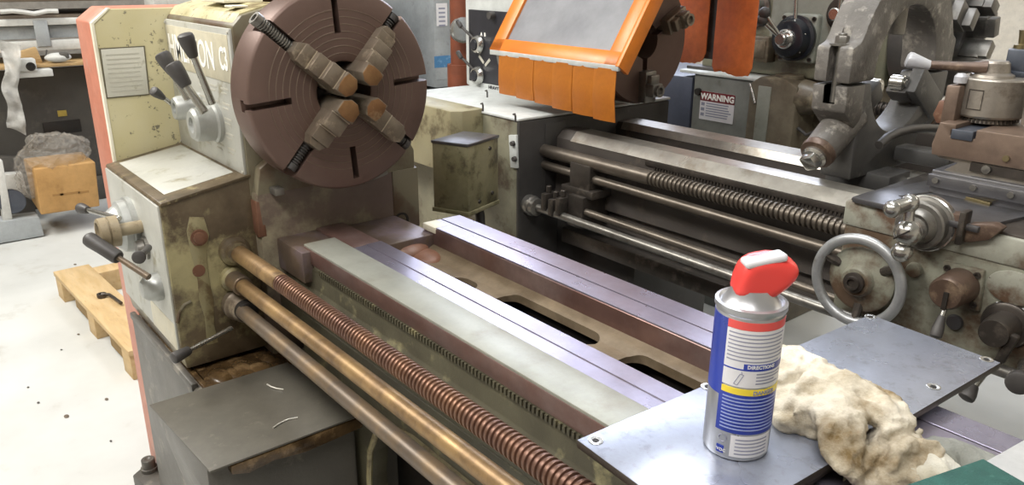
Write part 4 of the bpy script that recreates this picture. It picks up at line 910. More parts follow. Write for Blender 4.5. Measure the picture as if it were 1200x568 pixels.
mb.prism([(SY-RO-.020, zs), (SY-RO-.014, zs-.055), (SY-RO+.05, 1.09), (SY-.18, 1.06), (SY-.175, .982), (SY+.12, .982), (SY+.13, 1.06), (SY+RO-.03, 1.09), (SY+RO+.008, zs-.07), (SY+RO+.012, zs), (SY+RI+.004, zs)] + arc(-14, -166, RI) + [(SY-RI-.004, zs)], 'x', SX0+.004, SX1-.004, .006)
lh = mb.build('lower_half', 'steady_dark', st)
kb = MB(); kb.box(SX0+.028, SX1-.028, SY-RO-.1, SY-RO+.022, zs-.04, zs+.1, 0); kb.box(SX0+.028, SX1-.028, SY+RO-.02, SY+RO+.1, zs-.04, zs+.1, 0)
cut(lh, kb)
mb = MB(); mb.prism([(SY-RO-.022, zs-.001), (SY-RO-.018, zs-.055), (SY-RO+.03, 1.10), (SY-RO+.055, 1.12), (SY-RO+.055, zs-.001)], 'x', SX0+.002, SX1-.002, .004)
o_ = mb.build('front_lug', 'steady_cast', lh); kb = MB(); kb.box(SX0+.028, SX1-.028, SY-RO-.1, SY-RO+.022, zs-.04, zs+.1, 0); cut(o_, kb)
for s, yy in ((-1, SY-RO+.002), (1, SY+RO-.004)):
    mb = MB(); mb.cyl(((SX0+SX1)/2, yy, zs-.04), ((SX0+SX1)/2, yy, zs+.105), .009, seg=16); mb.rev(((SX0+SX1)/2, yy, zs+.080), (0,0,1), [(0,0),(0,.024),(.004,.024),(.004,0)], 28); hexhead(mb, ((SX0+SX1)/2, yy, zs+.084), (0,0,1), .014, .016)
    mb.build('swing_bolt', 'dull_steel', uh)
def quill(ang, r0, r1, m):
    d = Vector((0, math.cos(D(ang)), math.sin(D(ang)))); c = Vector(((SX0+SX1)/2, SY, SZ))
    mb = MB(); mb.cyl(c+d*r0, c+d*r1, .041, .036, 36, .004); q_ = mb.build('quill_housing', m, lh if ang < 0 else uh)
    mb = MB(); mb.rev(c+d*r1, d, [(-.002,0),(-.002,.037),(.004,.038),(.014,.036),(.016,.030),(.016,0)], 36); mb.build('collar', 'worn_brown', q_)
    mb = MB(); R_ = Matrix.Rotation(D(ang), 3, 'X'); mb.rev(c+d*(r1+.014), d, [(0,0),(0,.026),(.008,.027),(.014,.022),(.014,0)], 28); mb.obox(c+d*(r1+.030), (.034, .034, .034), R_ @ Matrix.Rotation(.4, 3, 'Y'), .005); mb.build('adjusting_screw', 'bright_steel', q_)
    mb = MB(); mb.cyl(c+d*.075, c+d*(r0+.02), .022, seg=24); mb.build('jaw_rod', 'dull_steel', q_)
    if ang == 90: return
    mb = MB(); mb.cyl(c+d*.070-Vector((.015,0,0)), c+d*.070+Vector((.017,0,0)), .018, seg=28); mb.cyl(c+d*.070+Vector((.017,0,0)), c+d*.070+Vector((.021,0,0)), .010, seg=20); lbl(mb.build('roller', 'bright_steel', q_), 'bright roller')
    mb = MB(); mb.obox(c+d*.10, (.05, .05, .046), R_, .005); mb.build('roller_fork', 'black_plastic' if ang > -90 else 'steady_dark', q_)
    if ang > -90:
        mb = MB(); mb.obox(c+d*.155+Vector((.03,0,.02)), (.03, .14, .07), R_, .006); ar_ = mb.build('jaw_arm', 'steady_dark', q_)
quill(-148, .17, .300, 'steady_cast'); quill(-33, .16, .25, 'steady_dark'); quill(90, .2, .27, 'steady_cast')
mb = MB(); mb.box(SX0-.02, SX1+.05, 1.72, 1.82, .95, .99, .004); mb.box(SX0+.01, SX1+.12, 1.84, 1.90, 1.0, 1.035, .006); mb.build('clamp_base', 'steady_dark', st)
mb = MB(); mb.tube([onx(*p, -.79) for p in ((1030, 170), (1040, 161), (1052, 155), (1068, 151), (1085, 150), (1108, 151))], .010, 14); hs_ = mb.build('coolant_hose', 'black_plastic', L2)
# ================================================================ the third machine, farther back
mat('khaki_paint', '#7f7e6b', '#73725f', '#5a5346', 5, 10, .34, rough=.4, bump=.05)
mat('khaki_light', '#93958b', '#85877d', '#696457', 5, 10, .31, rough=.4, bump=.05)
mat('gear_grey', '#7a7c76', '#6d6f69', '#565248', 5, 10, .32, rough=.42, bump=.05)
mat('gear_blue', '#474c5c', '#3d4250', '#5a5a5c', 4, 10, .3, rough=.42, bump=.05)
mat('greasy_brown', '#6a6252', '#574e40', '#837a66', 7, 9, .37, rough=.4, bump=.12)
mat('chuck_grey', '#6f6d6a', '#62605d', '#85827c', 6, 10, .34, metal=.5, rough=.38, bump=.04)
mat('warning_maroon', '#6d2026', '#752830', rough=.4, bump=0, grain=0)
mat('dial_black', '#1d2026', '#23262d', rough=.3, bump=.02)
mat('red_paint', '#a8412f', '#94382a', rough=.45, bump=.05)
L3 = thing('lathe', 'khaki grey lathe farthest back with a black speed dial and a WARNING label', 'lathe', (-1.6, 2.8, FL))
GY3 = 2.50
def P3(px, py, y=GY3): return ony(px, py, y)
# gearbox with warning label
zt = P3(816, 85).z
mb = MB(); mb.box(-1.935, P3(882, 120).x, GY3, 2.9, FL, zt, .006); g3 = mb.build('gearbox', 'gear_grey', L3)
mb = MB(); mb.box(-2.35, -1.938, GY3-.006, 2.9, FL, zt-.02, .005); lbl(mb.build('side_door', 'gear_blue', L3), 'dark blue grey side door')
mb = MB(); mb.box(-2.0, P3(888, 120).x, GY3-.012, 2.9, zt-.004, zt+.008, .003); lbl(mb.build('top_cover', 'pale_top_paint', g3), 'pale top cover')
mb = MB(); mb.box(-2.0, -1.86, GY3+.03, GY3+.12, zt+.008, zt+.02, .002); lbl(mb.build('top_tray', 'black_plastic', g3), 'black tray on the cover')
q = [P3(*p) for p in ((822, 106), (862, 112), (862, 145), (822, 137))]
x0, x1 = q[0].x, q[1].x; z1, z0 = q[0].z, q[2].z-.004
mb = MB(); mb.box(x0, x1, GY3-.002, GY3+.001, z0, z1, 0); wl = mb.build('warning_label', 'label_white', g3)
mb = MB(); zm = z0+(z1-z0)*.66; mb.box(x0, x1, GY3-.0026, GY3-.001, zm, z1, 0); lbl(mb.build('heading', 'warning_maroon', wl), 'maroon heading')
text('lettering', 'WARNING', (z1-zm)*.86, ((x0+x1)/2, GY3-.003, zm+(z1-zm)*.2), (1,0,0), (0,0,1), 'panel_letter', wl, align='CENTER', bold=.0012, sx=1.0)
mb = MB()
for k in range(6):
    z = zm-.010-k*.0095; mb.box(x0+.030, x1-.008-.02*random.random(), GY3-.0026, GY3-.001, z, z+.004, 0)
for k in range(3): mb.box(x0+.006, x0+.022, GY3-.0026, GY3-.001, zm-.018-k*.02, zm-.006-k*.02, 0)
mb.build('small_print', 'label_text', wl)
MB().rev(P3(819, 107), (0,-1,0), [(0,0),(0,.014),(.012,.013),(.012,0)], 18).build('bolt', 'dark_hole', g3)
c = P3(890, 118); hub_ = MB().rev(c, (0,-1,0), [(0,0),(0,.036),(.01,.036),(.014,.026),(.022,.024),(.022,.014),(.016,.012),(.016,0)], 28).build('shift_boss', 'greasy_brown', g3)
a, b_ = ony(879, 98, GY3-.03), ony(885, 121, GY3-.035)
mb = MB(); mb.cyl(a, b_, .006, seg=14); lv = mb.build('lever', 'bright_steel', hub_)
# casting and shaft bosses to the right
xc0, xc1 = P3(882, 120).x, P3(938, 120).x
mb = MB(); mb.prism([(xc0, FL), (xc0, P3(882, 96).z), (xc0+.04, P3(890, 88).z), (P3(925, 95).x, P3(925, 92).z), (xc1, P3(938, 102).z), (xc1, FL)], 'y', GY3-.03, 2.9, .008); cs3 = mb.build('feed_casting', 'greasy_brown', L3)
mb = MB(); mb.box(P3(893,120).x, P3(908,120).x, GY3-.034, GY3-.026, P3(900,165).z, P3(900,100).z, .002); mb.build('rib', 'khaki_light', cs3)
mb = MB(); mb.rev((P3(916, 90).x, GY3+.05, P3(916, 93).z), (0,0,1), [(-.03,0),(-.03,.05),(.012,.05),(.016,.04),(.016,0)], 28); mb.build('filler_cap', 'greasy_brown', cs3)
c = Vector((xc1-.01, GY3+.03, P3(950, 117).z)); mb = MB()
mb.rev(c, (1,0,0), [(0,0),(0,.062),(.03,.058),(.05,.05),(.09,.046),(.10,.030),(.10,0)], 36); mb.build('shaft_boss', 'greasy_brown', cs3)
mb = MB(); mb.cyl(c+Vector((.09,0,0)), c+Vector((.20,0,0)), .022, seg=24); mb.build('shaft', 'dark_steel', cs3)
mb = MB(); mb.cyl(c+Vector((.19,0,0)), c+Vector((.225,0,0)), .028, .022, 24, .005); mb.build('shaft_end', 'red_paint', cs3)
mb = MB(); thread(mb, c+Vector((.22,.02,-.005)), (.5, GY3+.05, c.z-.012), .023, .015, .006, 18); mb.build('lead_screw', 'dark_steel', L3)
mb = MB(); pts = [P3(935, 150), P3(945, 158), P3(960, 152), P3(966, 135)]; mb.tube(pts, .006, 10); mb.build('oil_pipe', 'black_plastic', cs3)
# headstock with dials
HY = 2.58
mb = MB(); mb.box(-1.97, -1.235, HY, 3.02, 1.060, 1.44, .012, 3); h3 = mb.build('headstock', 'khaki_paint', L3)
xl, xr = ony(893, 50, HY).x, ony(1008, 50, HY).x
mb = MB(); mb.box(xl+.03, xr, HY-.006, HY+.004, ony(950, 68, HY).z, 1.42, .003); lbl(mb.build('front_cover', 'khaki_light', h3), 'lighter front cover')
mb = MB(); mb.box(-1.97, -1.235, HY+.02, 3.0, FL+.5, 1.062, .01); mb.box(-1.60, -1.24, HY-.02, HY+.05, 1.01, 1.045, .005); lbl(mb.build('bed_block', 'greasy_brown', L3), 'greasy block under the headstock')
q = [ony(*p, HY-.03) for p in ((868, 40), (906, 40), (906, 72), (868, 70))]
mb = MB(); mb.box(q[0].x, q[1].x, HY-.05, HY+.01, q[3].z, q[0].z, .006); mb.box(q[0].x+.03, q[1].x-.012, HY-.053, HY-.045, q[3].z+.015, q[0].z-.015, .002); mb.build('terminal_cover', 'greasy_brown', h3)
def P4(px, py, y=HY): return ony(px, py, y)
c = P4(940, 44); mb = MB(); mb.box(c.x-.07, c.x+.072, HY-.035, HY+.002, c.z-.085, c.z+.082, .012, 3); fg = mb.build('dial_flange', 'khaki_light', h3)
for sx in (-.056, .058):
    for sz in (-.07, .066): MB().rev((c.x+sx, HY-.034, c.z+sz), (0,-1,0), [(0,0),(0,.008),(.004,.008),(.004,.004),(.001,.004),(.001,0)], 14).build('bolt', 'dark_steel', fg)
c = Vector((c.x, HY-.034, c.z)); dd = MB().rev(c, (0,-1,0), [(0,0),(0,.074),(.008,.078),(.022,.078),(.026,.068),(.060,.060),(.064,.050),(.064,0)], 48).build('speed_dial', 'dial_black', fg)
for k in range(6):
    a = 2*PI*k/6+.3; MB().sph(c+Vector((.060*math.cos(a), -.046, .060*math.sin(a))), .0045, seg=10).build('dial_dot', 'bright_steel', dd)
c2 = c+Vector((0,-.064,0)); mb = MB(); mb.rev(c2, (0,-1,0), [(0,0),(0,.034),(.014,.033),(.018,.028),(.018,.022),(.04,.021),(.043,.017),(.043,0)], 32); hb3 = mb.build('dial_hub', 'bright_steel', dd)
for p, r in (((896, 15), .008), ((893, 24), .008)):
    e = ony(*p, HY-.17); mb = MB(); mb.cyl(c2+Vector((0,-.026,0)), e, r, r*.85, 14); lv = mb.build('lever', 'bright_steel', dd)
    MB().sph(e, .020, seg=16).build('knob', 'black_plastic', lv)
c = P4(885, 10); d2 = MB().rev(c, (0,-1,0), [(0,0),(0,.066),(.012,.066),(.014,.050),(.04,.046),(.042,0)], 40).build('selector_dial', 'dull_steel', h3)
c = P4(990, 16); d3 = MB().rev(c, (0,-1,0), [(0,0),(0,.052),(.006,.056),(.018,.056),(.022,.050),(.022,0)], 40).build('selector_dial', 'dark_steel', h3)
MB().rev(c+Vector((-.0,-.02,0)), (0,-1,0), [(0,0),(0,.022),(.05,.021),(.053,.017),(.053,0)], 24).build('hub', 'bright_steel', d3)
for (cx_, cy_), tip in (((984, 17), (988, -30)), ((932, 26), (934, -30))):
    a = ony(cx_, cy_, HY-.06); e = ony(*tip, HY-.07); mb = MB(); mb.cyl(a, e, .007, seg=14); mb.build('lever', 'bright_steel', h3)
MB().rev(P4(945, 3), (0,-1,0), [(0,0),(0,.014),(.004,.014),(.004,0)], 18).build('plug', 'dark_steel', h3)
# chuck of the back lathe
K3 = Vector((-1.10, 2.735, 1.235))
c3 = MB().rev(K3+Vector((-.12,0,0)), (1,0,0), [(0,0),(0,.20),(.006,.207),(.112,.207),(.12,.2),(.12,.06),(.05,.055),(.05,0)], 64).build('chuck', ['chuck_grey', 'dark_hole'], L3)
kb = MB()
for a in (D(-10), D(80), D(170), D(-58)):
    rot = Matrix.Rotation(a, 3, 'X'); kb.obox(K3+rot @ Vector((0, .18, 0)), (.07, .14, .030), rot, 0)
cut(c3, kb)
for a in (D(12), D(-32), D(60), D(150), D(-80)):
    rot = Matrix.Rotation(a, 4, 'X'); m = MB(); m.xf = Matrix.Translation(K3) @ rot
    m.box(-.02, .03, .08, .195, -.034, .034, .004); m.box(-.02, .06, .08, .16, -.034, .034, .004); m.box(-.02, .085, .08, .12, -.030, .030, .004); m.build('jaw', 'chuck_grey' if a > 0 else 'dull_steel', c3)
mb = MB(); mb.cyl((-1.236, 2.735, 1.235), (-1.21, 2.735, 1.235), .12, seg=40); mb.build('spindle_nose', 'dark_steel', h3)
# bed of the back lathe
mb = MB(); mb.box(-1.25, .9, 2.60, 2.66, .86, .93, .004); mb.box(-1.25, .9, 2.86, 2.92, .86, .93, .004); mb.box(-1.25, .9, 2.62, 2.90, .62, .88, .006); mb.box(.5, .9, 2.62, 2.9, FL, .65, .006); mb.build('bed', 'grey_bed', L3)
# ================================================================ background on the left and in the middle
mat('shelf_white', '#cfcfca', '#c2c2bd', '#a8a69c', 4, 12, .28, rough=.45, bump=.03)
mat('shelf_grey', '#a7abac', '#9a9e9f', rough=.45, bump=.02)
mat('shelf_brown', '#6f6354', '#5f5447', '#857863', 4, 10, .35, rough=.6, bump=.05)
mat('wood_board', '#b59769', '#a88a5d', '#c4a87c', 5, 12, .35, rough=.6, bump=.05, stretch=(1, 1, 8))
mat('pallet_wood', '#ccb186', '#c0a375', '#a68557', 6, 12, .30, rough=.65, bump=.08, stretch=(1.2, 6, 6))
mat('pallet_dark', '#a1834f', '#8f7344', rough=.7, bump=.08)
mat('cardboard', '#b8905a', '#ad854f', '#a07a48', 4, 9, .3, rough=.7, bump=.03)
mat('cardboard_print', '#9a7442', rough=.7, bump=0)
mat('dark_panel', '#55524d', '#4b4844', '#625e57', 3, 8, .33, rough=.5, bump=.04)
mat('cabinet_grey', '#a9aeb0', '#9da2a4', '#7d7f7c', 5, 12, .3, rough=.42, bump=.04)
mat('sticker_blue', '#4f86b4', '#467aa6', '#7ba4c6', 20, 30, .35, rough=.4, bump=0)
mat('rust_red', '#7a4028', '#6a3722', rough=.5, bump=.05)
m = mat('clear_film', '#b9b4ac', '#aaa59c', rough=.22, bump=.35, fine=35, alpha=.27)
mat('milky_film', '#c9c8c3', '#bdbcb7', rough=.4, bump=.4, fine=30, alpha=.6)
mat('fob_yellow', '#b8a04a', rough=.5, bump=0)
# steel rack
RXK = -4.9
rk = thing('storage_rack', 'white and grey steel storage rack behind the orange lathe cover at the left edge', 'storage rack', (-5.1, .6, FL))
def yz(px, py, x=RXK): p = onx(px, py, x); return p.y, p.z
def slab(name, m, px0, py0, px1, py1, x0, x1, par, bev=.004, X=RXK):
    y0, z1 = yz(px0, py0, X); y1, z0 = yz(px1, py1, X)
    mb = MB(); mb.box(x0, x1, y0, y1, z0, z1, bev); return mb.build(name, m, par)
Y0, Y1 = .2, 1.6
def shelf(name, m, za, zb, d=.5, x1=RXK):
    mb = MB(); mb.box(x1-d, x1, Y0, Y1, za, zb, .004); return mb.build(name, m, rk)
zz = lambda py: yz(40, py)[1]
shelf('top_shelf', 'shelf_brown', zz(2), 1.33, .7)
shelf('upper_shelf', 'shelf_brown', zz(26), zz(18), .7, RXK-.03)
shelf('front_beam', 'shelf_white', zz(30), zz(22), .05)
shelf('back_panel', 'shelf_grey', zz(46), zz(31), .04, RXK-.04)
shelf('front_beam', 'shelf_white', zz(60), zz(48), .05)
lbl(shelf('work_shelf', 'wood_board', zz(77), zz(73), .5, RXK+.12), 'wooden shelf')
lbl(shelf('lower_panel', 'dark_panel', FL+.12, zz(84), .04, RXK-.12), 'dark grey lower panel')
mb = MB(); mb.box(RXK-.5, RXK-.1, Y0, Y1, FL, FL+.14, .005); mb.build('plinth', 'dark_panel', rk)
y, z = yz(72, 150, RXK-.12); mb = MB(); mb.box(RXK-.13, RXK-.112, y-.09, y+.10, z-.03, z+.04, .003); lbl(mb.build('recess', 'dark_hole', rk), 'dark opening')
lbl(slab('hung_sheet', 'shelf_grey', 38, 24, 60, 54, RXK+.002, RXK+.008, rk, .002), 'grey sheet hooked over the beams')
tg = slab('tag', 'fob_yellow', 72, 133, 84, 139, RXK-.119, RXK-.112, rk, .001)
mb = MB(); mb.tube([onx(0, 14, RXK+.02), onx(14, 13, RXK+.02), onx(26, 14, RXK+.02), onx(40, 16, RXK+.02), onx(55, 13, RXK+.02), onx(68, 13, RXK+.02)], .012, 8)
tag(mb.build('pipe', 'shelf_white'), 'thin white pipe lying along the front of the rack top shelf', 'pipe')
# things on the rack
wp = [yz(*p, RXK+.05) for p in ((17, 62), (42, 55), (50, 73), (40, 76), (17, 71))]
mb = MB(); mb.prism(wp, 'x', RXK+.012, RXK+.06, .004); tag(mb.build('wood_block', 'wood_board'), 'pale wooden block leaning on the rack shelf', 'wood block')
bx = slab('junction_box', 'shelf_white', 18, 70, 44, 83, RXK+.125, RXK+.205, None, .005, RXK+.205)
bx2 = bx; tag(bx2, 'small off-white box with a round black hole at the end of the rack shelf', 'box')
c = onx(36, 78, RXK+.205); MB().rev(c, (1,0,0), [(0,0),(0,.022),(.004,.022),(.004,.016),(.001,.015),(.001,0)], 24).build('cable_hole', 'dark_hole', bx2)
mb = MB(); c = onx(68, 68, RXK+.10); mb.sph((c.x, c.y, zz(73)+.028), .05, (.7, 1.3, .5)); tl = mb.build('hand_tool', 'shelf_white'); tag(tl, 'small white hand tool lying on the wooden rack shelf', 'tool')
mb = MB(); mb.box(c.x-.02, c.x+.03, c.y+.005, c.y+.05, zz(73)+.02, zz(73)+.055, .008); mb.cyl((c.x, c.y-.06, zz(73)+.03), (c.x, c.y-.045, zz(73)+.07), .004); lbl(mb.build('grip', 'dark_panel', tl), 'grey grip')
slab('shelf_bracket', 'shelf_white', 18, 83.6, 63, 89, RXK+.08, RXK+.19, rk, .003, RXK+.19)
# crumpled film
def film(name, m, corners, nx, ny, amp, seed, x0, dx=0.0):
    b = bmesh.new(); G = []
    P = [onx(*q, x0) for q in corners]
    for j in range(ny+1):
        row = []
        for i in range(nx+1):
            u, v = i/nx, j/ny; p = P[0].lerp(P[1], u).lerp(P[3].lerp(P[2], u), v)
            o = Vector((seed, 0, 0)); p = p+Vector((amp*(mn.noise(p*9+o)+.5*mn.noise(p*22+o))+dx*v, amp*.5*mn.noise(p*8-o), amp*.4*mn.noise(p*11-o)))
            row.append(b.verts.new(p))
        G.append(row)
    for j in range(ny):
        for i in range(nx): b.faces.new((G[j][i], G[j][i+1], G[j+1][i+1], G[j+1][i]))
    r = bmesh.ops.extrude_face_region(b, geom=b.faces[:])
    for v in [g for g in r['geom'] if isinstance(g, bmesh.types.BMVert)]: v.co.x -= .003
    bmesh.ops.recalc_face_normals(b, faces=b.faces); mb = MB(); mb._merge(b); return mb.build(name, m, None, smooth=60)
tag(film('plastic_sheet', 'milky_film', ((2, 48), (22, 50), (30, 158), (8, 150)), 12, 24, .06, 1.3, RXK+.24), 'crumpled clear plastic sheet hanging from the rack at the left edge', 'plastic sheet')
# cardboard box with film bag
bxx = -4.40; cb = thing('cardboard_box', 'brown cardboard box under the rack, wrapped in a clear plastic bag', 'cardboard box', (bxx-.15, .68, .24))
q = [yz(*p, bxx) for p in ((39, 198), (112, 191), (118, 246), (48, 252))]
mb = MB(); mb.hexa([(bxx-.30, q[3][0]+.01, q[3][1]), (bxx, q[3][0], q[3][1]), (bxx, q[2][0], q[2][1]+.02), (bxx-.30, q[2][0], q[2][1]+.02), (bxx-.30, q[0][0], q[0][1]), (bxx, q[0][0], q[0][1]), (bxx, q[1][0], q[1][1]+.008), (bxx-.30, q[1][0], q[1][1]+.008)], .008, 3); cbb = mb.build('carton', 'cardboard', cb)
mb = MB()
for px, w_ in ((68, .05), (82, .09), (98, .05)):
    y, z = yz(px, 228-.1*(px-68), bxx); mb.box(bxx-.002, bxx+.0008, y-w_/2, y+w_/2, z-.006, z+.006, 0)
mb.build('print', 'cardboard_print', cbb)
film_o = crumple([(Vector((bxx-.15, .69, .53)), (.13, .15, .09), 0), (Vector((bxx-.15, .66, .49)), (.15, .16, .08), 0), (Vector((bxx-.17, .54, .42)), (.10, .05, .13), 0), (Vector((bxx-.10, .60, .58)), (.05, .05, .05), 0)], 'plastic_bag', 'clear_film', 3.7, .02, .014, .5)
film_o.parent = cb; film_o.location = film_o.location - Vector(cb.location)
# bench leg frame at the left edge
mb = MB(); bf = thing('bench', 'white steel bench end with a low grey foot at the left edge', 'bench', (-4.7, .3, FL))
X = -4.45
def strip(name, m, pts, x0, x1, par, bev=.003):
    q = [yz(*p, x1) for p in pts]; mb = MB(); mb.prism(q, 'x', x0, x1, bev); return mb.build(name, m, par)
strip('leg', 'shelf_white', ((-3, 190), (3, 188), (15, 258), (4, 262)), X-.06, X, bf)
strip('foot', 'cabinet_grey', ((-60, 268), (46, 254), (52, 276), (-60, 296)), X-.10, X+.02, bf)
strip('side_shelf', 'shelf_white', ((-30, 208), (26, 203), (33, 228), (-30, 236)), X-.32, X-.25, bf)
strip('side_panel', 'dark_panel', ((-60, 180), (24, 185), (44, 254), (-60, 268)), X-.42, X-.36, bf)
c = onx(14, 236, X-.02); MB().rev(c, (1,0,0), [(-.02,0),(-.02,.06),(.01,.06),(.012,.05),(.012,0)], 24).build('wheel', 'blue_grey_steel', bf)
# pallet and wrench
pz = FL+.112
pt = thing('pallet', 'pale wooden pallet on the floor left of the front lathe', 'pallet', (-3.3, .62, FL))
a = onz(62, 318, pz-.0); b_ = onz(150, 412, pz)
ux = (b_-a).normalized(); vy = Vector((-ux.y, ux.x, 0)); vy = vy if vy.y > 0 else -vy; Lp = (b_-a).length
def pbox(name, m, u0, u1, v0, v1, z0, z1, bev=.003):
    p = [a+ux*u+vy*v for u, v in ((u0, v0), (u1, v0), (u1, v1), (u0, v1))]
    mb = MB(); mb.hexa([(q.x, q.y, z) for z in (z0, z1) for q in p], bev); return mb.build(name, m, pt)
wb = (onz(105, 310, pz)-a).dot(vy)
pbox('deck_board', 'pallet_wood', 0, Lp, 0, wb, pz-.02, pz)
pbox('deck_board', 'pallet_wood', 0, Lp, .60, .74, pz-.02, pz); pbox('deck_board', 'pallet_wood', 0, Lp, .90, 1.0, pz-.02, pz)
for u in (.0, Lp*.47, Lp-.10): pbox('stringer', 'pallet_wood', u, u+.09, .004, 1.0, FL, pz-.019)
for u0, u1 in ((.09, Lp*.47), (Lp*.47+.09, Lp-.10)): pbox('notch_board', 'pallet_dark', u0+.12, u1-.02, .02, .09, FL+.015, pz-.019)
w0 = [onz(*p, pz+.012) for p in ((119, 345), (128, 345), (134, 349), (142, 355))]
mb = MB(); mb.tube(w0, .006, 10); mb.rev(w0[0]-Vector((0,0,.008)), (0,0,1), [(0,.009),(0,.017),(.012,.017),(.012,.009),(0,.009)], 20); tag(mb.build('wrench', 'dark_steel'), 'small ring spanner lying on the wooden pallet', 'wrench')
# litter on the floor
for px, py, r in ((78, 488, .012), (88, 310, .010), (125, 468, .009), (92, 392, .008), (130, 517, .006), (72, 410, .006), (45, 472, .007), (33, 454, .006)):
    p = onz(px, py, FL); mb = MB(); mb.sph((p.x, p.y, FL+.002), r*.6, (1.6, 1, .25), 10); o = mb.build('debris', 'shelf_brown' if r > .007 else 'dark_panel'); tag(o, 'small crumb of debris on the pale floor left of the front lathe', 'debris', 'crumbs on the floor by the pallet') 
# grey cabinet and drum in the middle background
cx1 = -3.30; gc2 = thing('electrical_cabinet', 'tall pale grey electrical cabinet with a blue sticker behind the front chuck', 'cabinet', (-3.5, 2.2, FL))
mb = MB(); mb.box(-3.9, cx1, 2.205, 2.315, .86, 1.62, .004); cbod = mb.build('door', 'cabinet_grey', gc2)
slab('notice', 'label_white', 511, 4, 524, 30, cx1-.002, cx1+.003, cbod, 0, cx1)
mb = MB(); y, z = yz(511, 6, cx1)
for k in range(5): mb.box(cx1+.003, cx1+.0036, y+.012, y+.05, z-.02-.02*k, z-.012-.02*k, 0)
mb.build('print', 'label_text', cbod)
slab('sticker', 'sticker_blue', 509, 66, 528, 78, cx1-.002, cx1+.003, cbod, 0, cx1)
lbl(slab('sticker', 'cabinet_grey', 510, 78, 528, 92, cx1-.002, cx1+.002, cbod, 0, cx1), 'pale faded sticker')
mb = MB(); mb.box(-3.9, cx1+.03, 2.33, 2.36, .80, 1.62, .004); mb.box(-3.9, cx1+.03, 1.7, 2.36, .80, .835, .004); mb.box(-3.9, cx1+.03, 1.7, 1.74, .80, 1.62, .004); mb.build('frame', 'cabinet_grey', gc2)
mb = MB(); mb.box(-3.9, cx1, 1.7, 2.9, FL, .80, .004); lbl(mb.build('stand', 'dark_panel', gc2), 'dark stand under the cabinet')
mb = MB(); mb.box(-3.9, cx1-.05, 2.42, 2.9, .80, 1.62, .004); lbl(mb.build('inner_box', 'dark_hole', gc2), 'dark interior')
q = onx(541, 80, -2.7); mb = MB(); mb.cyl((q.x, q.y, FL), (q.x, q.y, 1.6), .045, seg=24); mb.cyl((q.x, q.y, .95), (q.x, q.y, 1.05), .06, seg=24); tag(mb.build('pipe', 'rust_red'), 'rusty red vertical pipe left of the black control panel', 'pipe')
q = onx(541, 35, -2.62); mb = MB(); mb.rev(q-Vector((0,0,.0)), (1,-.3,0), [(0,0),(0,.05),(.02,.05),(.024,.04),(.024,0)], 28); dk = mb.build('side_dial', 'bright_steel', h2s)
mb = MB(); mb.cyl((-4.05, 2.43, FL), (-4.05, 2.43, 1.13), .14, seg=40, bev=.012); mb.rev((-4.05, 2.43, 1.04), (0,0,1), [(0,.141),(.004,.146),(.008,.141)], 40); tag(mb.build('drum', 'cabinet_grey'), 'grey metal drum behind the front chuck, left of the electrical cabinet', 'drum')
mb = MB(); mb.box(-4.5, -4.35, 1.2, 3.2, 1.13, 1.22, .006); mb.box(-4.5, -4.33, 1.2, 3.2, 1.235, 1.30, .006); mb.box(-4.48, -4.36, 1.3, 1.4, FL, 1.14, .005); mb.box(-4.48, -4.36, 3.0, 3.1, FL, 1.14, .005)
tag(mb.build('workbench', 'shelf_white'), 'white bench edge behind the front chuck, above the grey drum', 'workbench')
# ---- no object lies deeper than thing > part > sub-part: fittings that carry pieces of their own become parts of the thing
def chain(o):
    c = [o]
    while c[-1].parent: c.append(c[-1].parent)
    return c[::-1]
while True:
    deep = [o for o in C.objects if len(chain(o)) > 3]
    if not deep: break
    for o in deep:
        c = chain(o)
        if len(c) < 4: continue
        q = c[2]; q.parent = c[0]; q.location = WL[q.name]-WL[c[0].name]
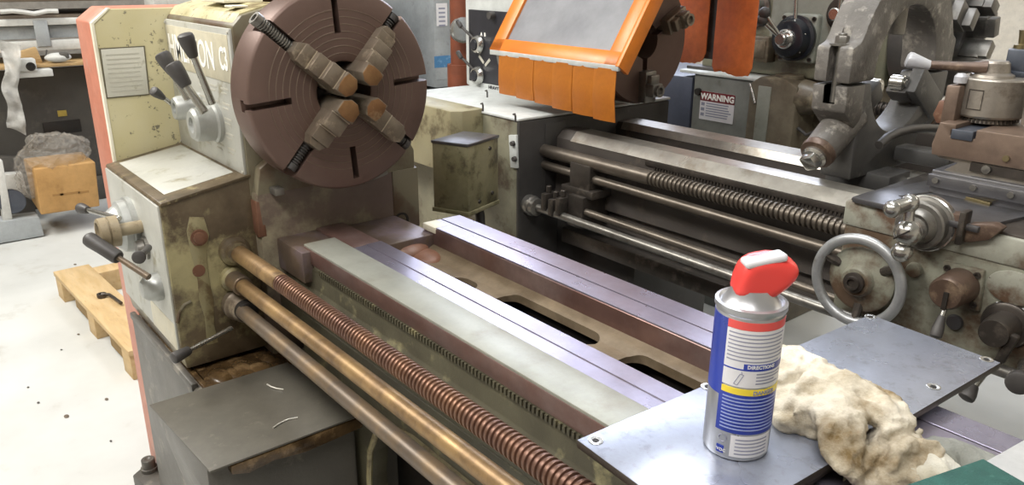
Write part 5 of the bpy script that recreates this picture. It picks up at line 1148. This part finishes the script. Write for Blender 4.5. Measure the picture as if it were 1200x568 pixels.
# ================================================================ light, room, camera
mat('wall_paint', '#d9d1c2', '#d2cabb', '#c6bdad', .8, 3, .3, rough=.7, bump=.03, soft=.2)
mat('wall_dim', '#9c958a', '#8f897f', rough=.7, bump=.03)
mat('ceiling_paint', '#d8d8d4', rough=.8, bump=0)
XA, XB, YA, YB, ZC = -6.6, 3.2, -3.4, 5.6, 3.7
struct(MB().box(XA, XB, YA, YB, FL-.1, FL, 0).build('floor', 'floor_concrete'))
struct(MB().box(XA, XB, YB, YB+.1, FL, ZC, 0).build('wall_back', 'wall_paint'))
struct(MB().box(XA-.1, XA, YA, YB, FL, ZC, 0).build('wall_left', 'wall_dim'))
struct(MB().box(XB, XB+.1, YA, YB, FL, ZC, 0).build('wall_right', 'wall_paint'))
struct(MB().box(XA, XB, YA-.1, YA, FL, ZC, 0).build('wall_front', 'wall_paint'))
struct(MB().box(XA, XB, YA, YB, ZC, ZC+.1, 0).build('ceiling', 'ceiling_paint'))
w = bpy.data.worlds.new('World'); bpy.context.scene.world = w; w.use_nodes = True
bg = w.node_tree.nodes['Background']; bg.inputs['Color'].default_value = (.93, .95, 1, 1); bg.inputs['Strength'].default_value = .5
def area(name, loc, target, sx, sy, power, col):
    l = bpy.data.lights.new(name, 'AREA'); l.shape = 'RECTANGLE'; l.size = sx; l.size_y = sy; l.energy = power; l.color = col
    o = bpy.data.objects.new(name, l); C.objects.link(o); o.location = loc
    o.rotation_euler = (Vector(target)-Vector(loc)).to_track_quat('-Z', 'Y').to_euler(); return o
area('unseen_ceiling_lamp', (-3.2, -.8, 3.6), (-2.7, .2, .8), 2.4, 1.2, 195, (1, .97, .91))
area('unseen_ceiling_lamp', (-.3, -.9, 3.6), (-.9, .7, .9), 2.2, .6, 85, (1, .97, .94))
area('unseen_ceiling_lamp', (.8, 4.6, 3.3), (.3, 5.6, 1.0), 1.5, .4, 45, (1, .95, .86))
area('unseen_ceiling_lamp', (-1.3, 1.6, 3.6), (-1.1, 2.0, .9), 2.4, .4, 45, (.96, .98, 1))  # unseen lamp added to brighten the back lathe and the apron
area('daylight_window', (-3.4, 5.0, 3.35), (-.9, .9, .9), 5.6, 1.4, 250, (.76, .83, 1))
cam = bpy.data.cameras.new('Camera'); co = bpy.data.objects.new('Camera', cam); C.objects.link(co)
cam.sensor_width = 36; cam.lens = FPX/1200*36; cam.clip_start = .02
co.matrix_world = Matrix(((RX.x, UPV.x, -FW.x, EYE.x), (RX.y, UPV.y, -FW.y, EYE.y), (RX.z, UPV.z, -FW.z, EYE.z), (0,0,0,1)))
sc = bpy.context.scene; sc.camera = co
sc.view_settings.view_transform = 'Standard'; sc.view_settings.look = 'None'; sc.view_settings.gamma = 1; sc.view_settings.use_curve_mapping = False
sc.view_settings.exposure = 0.15
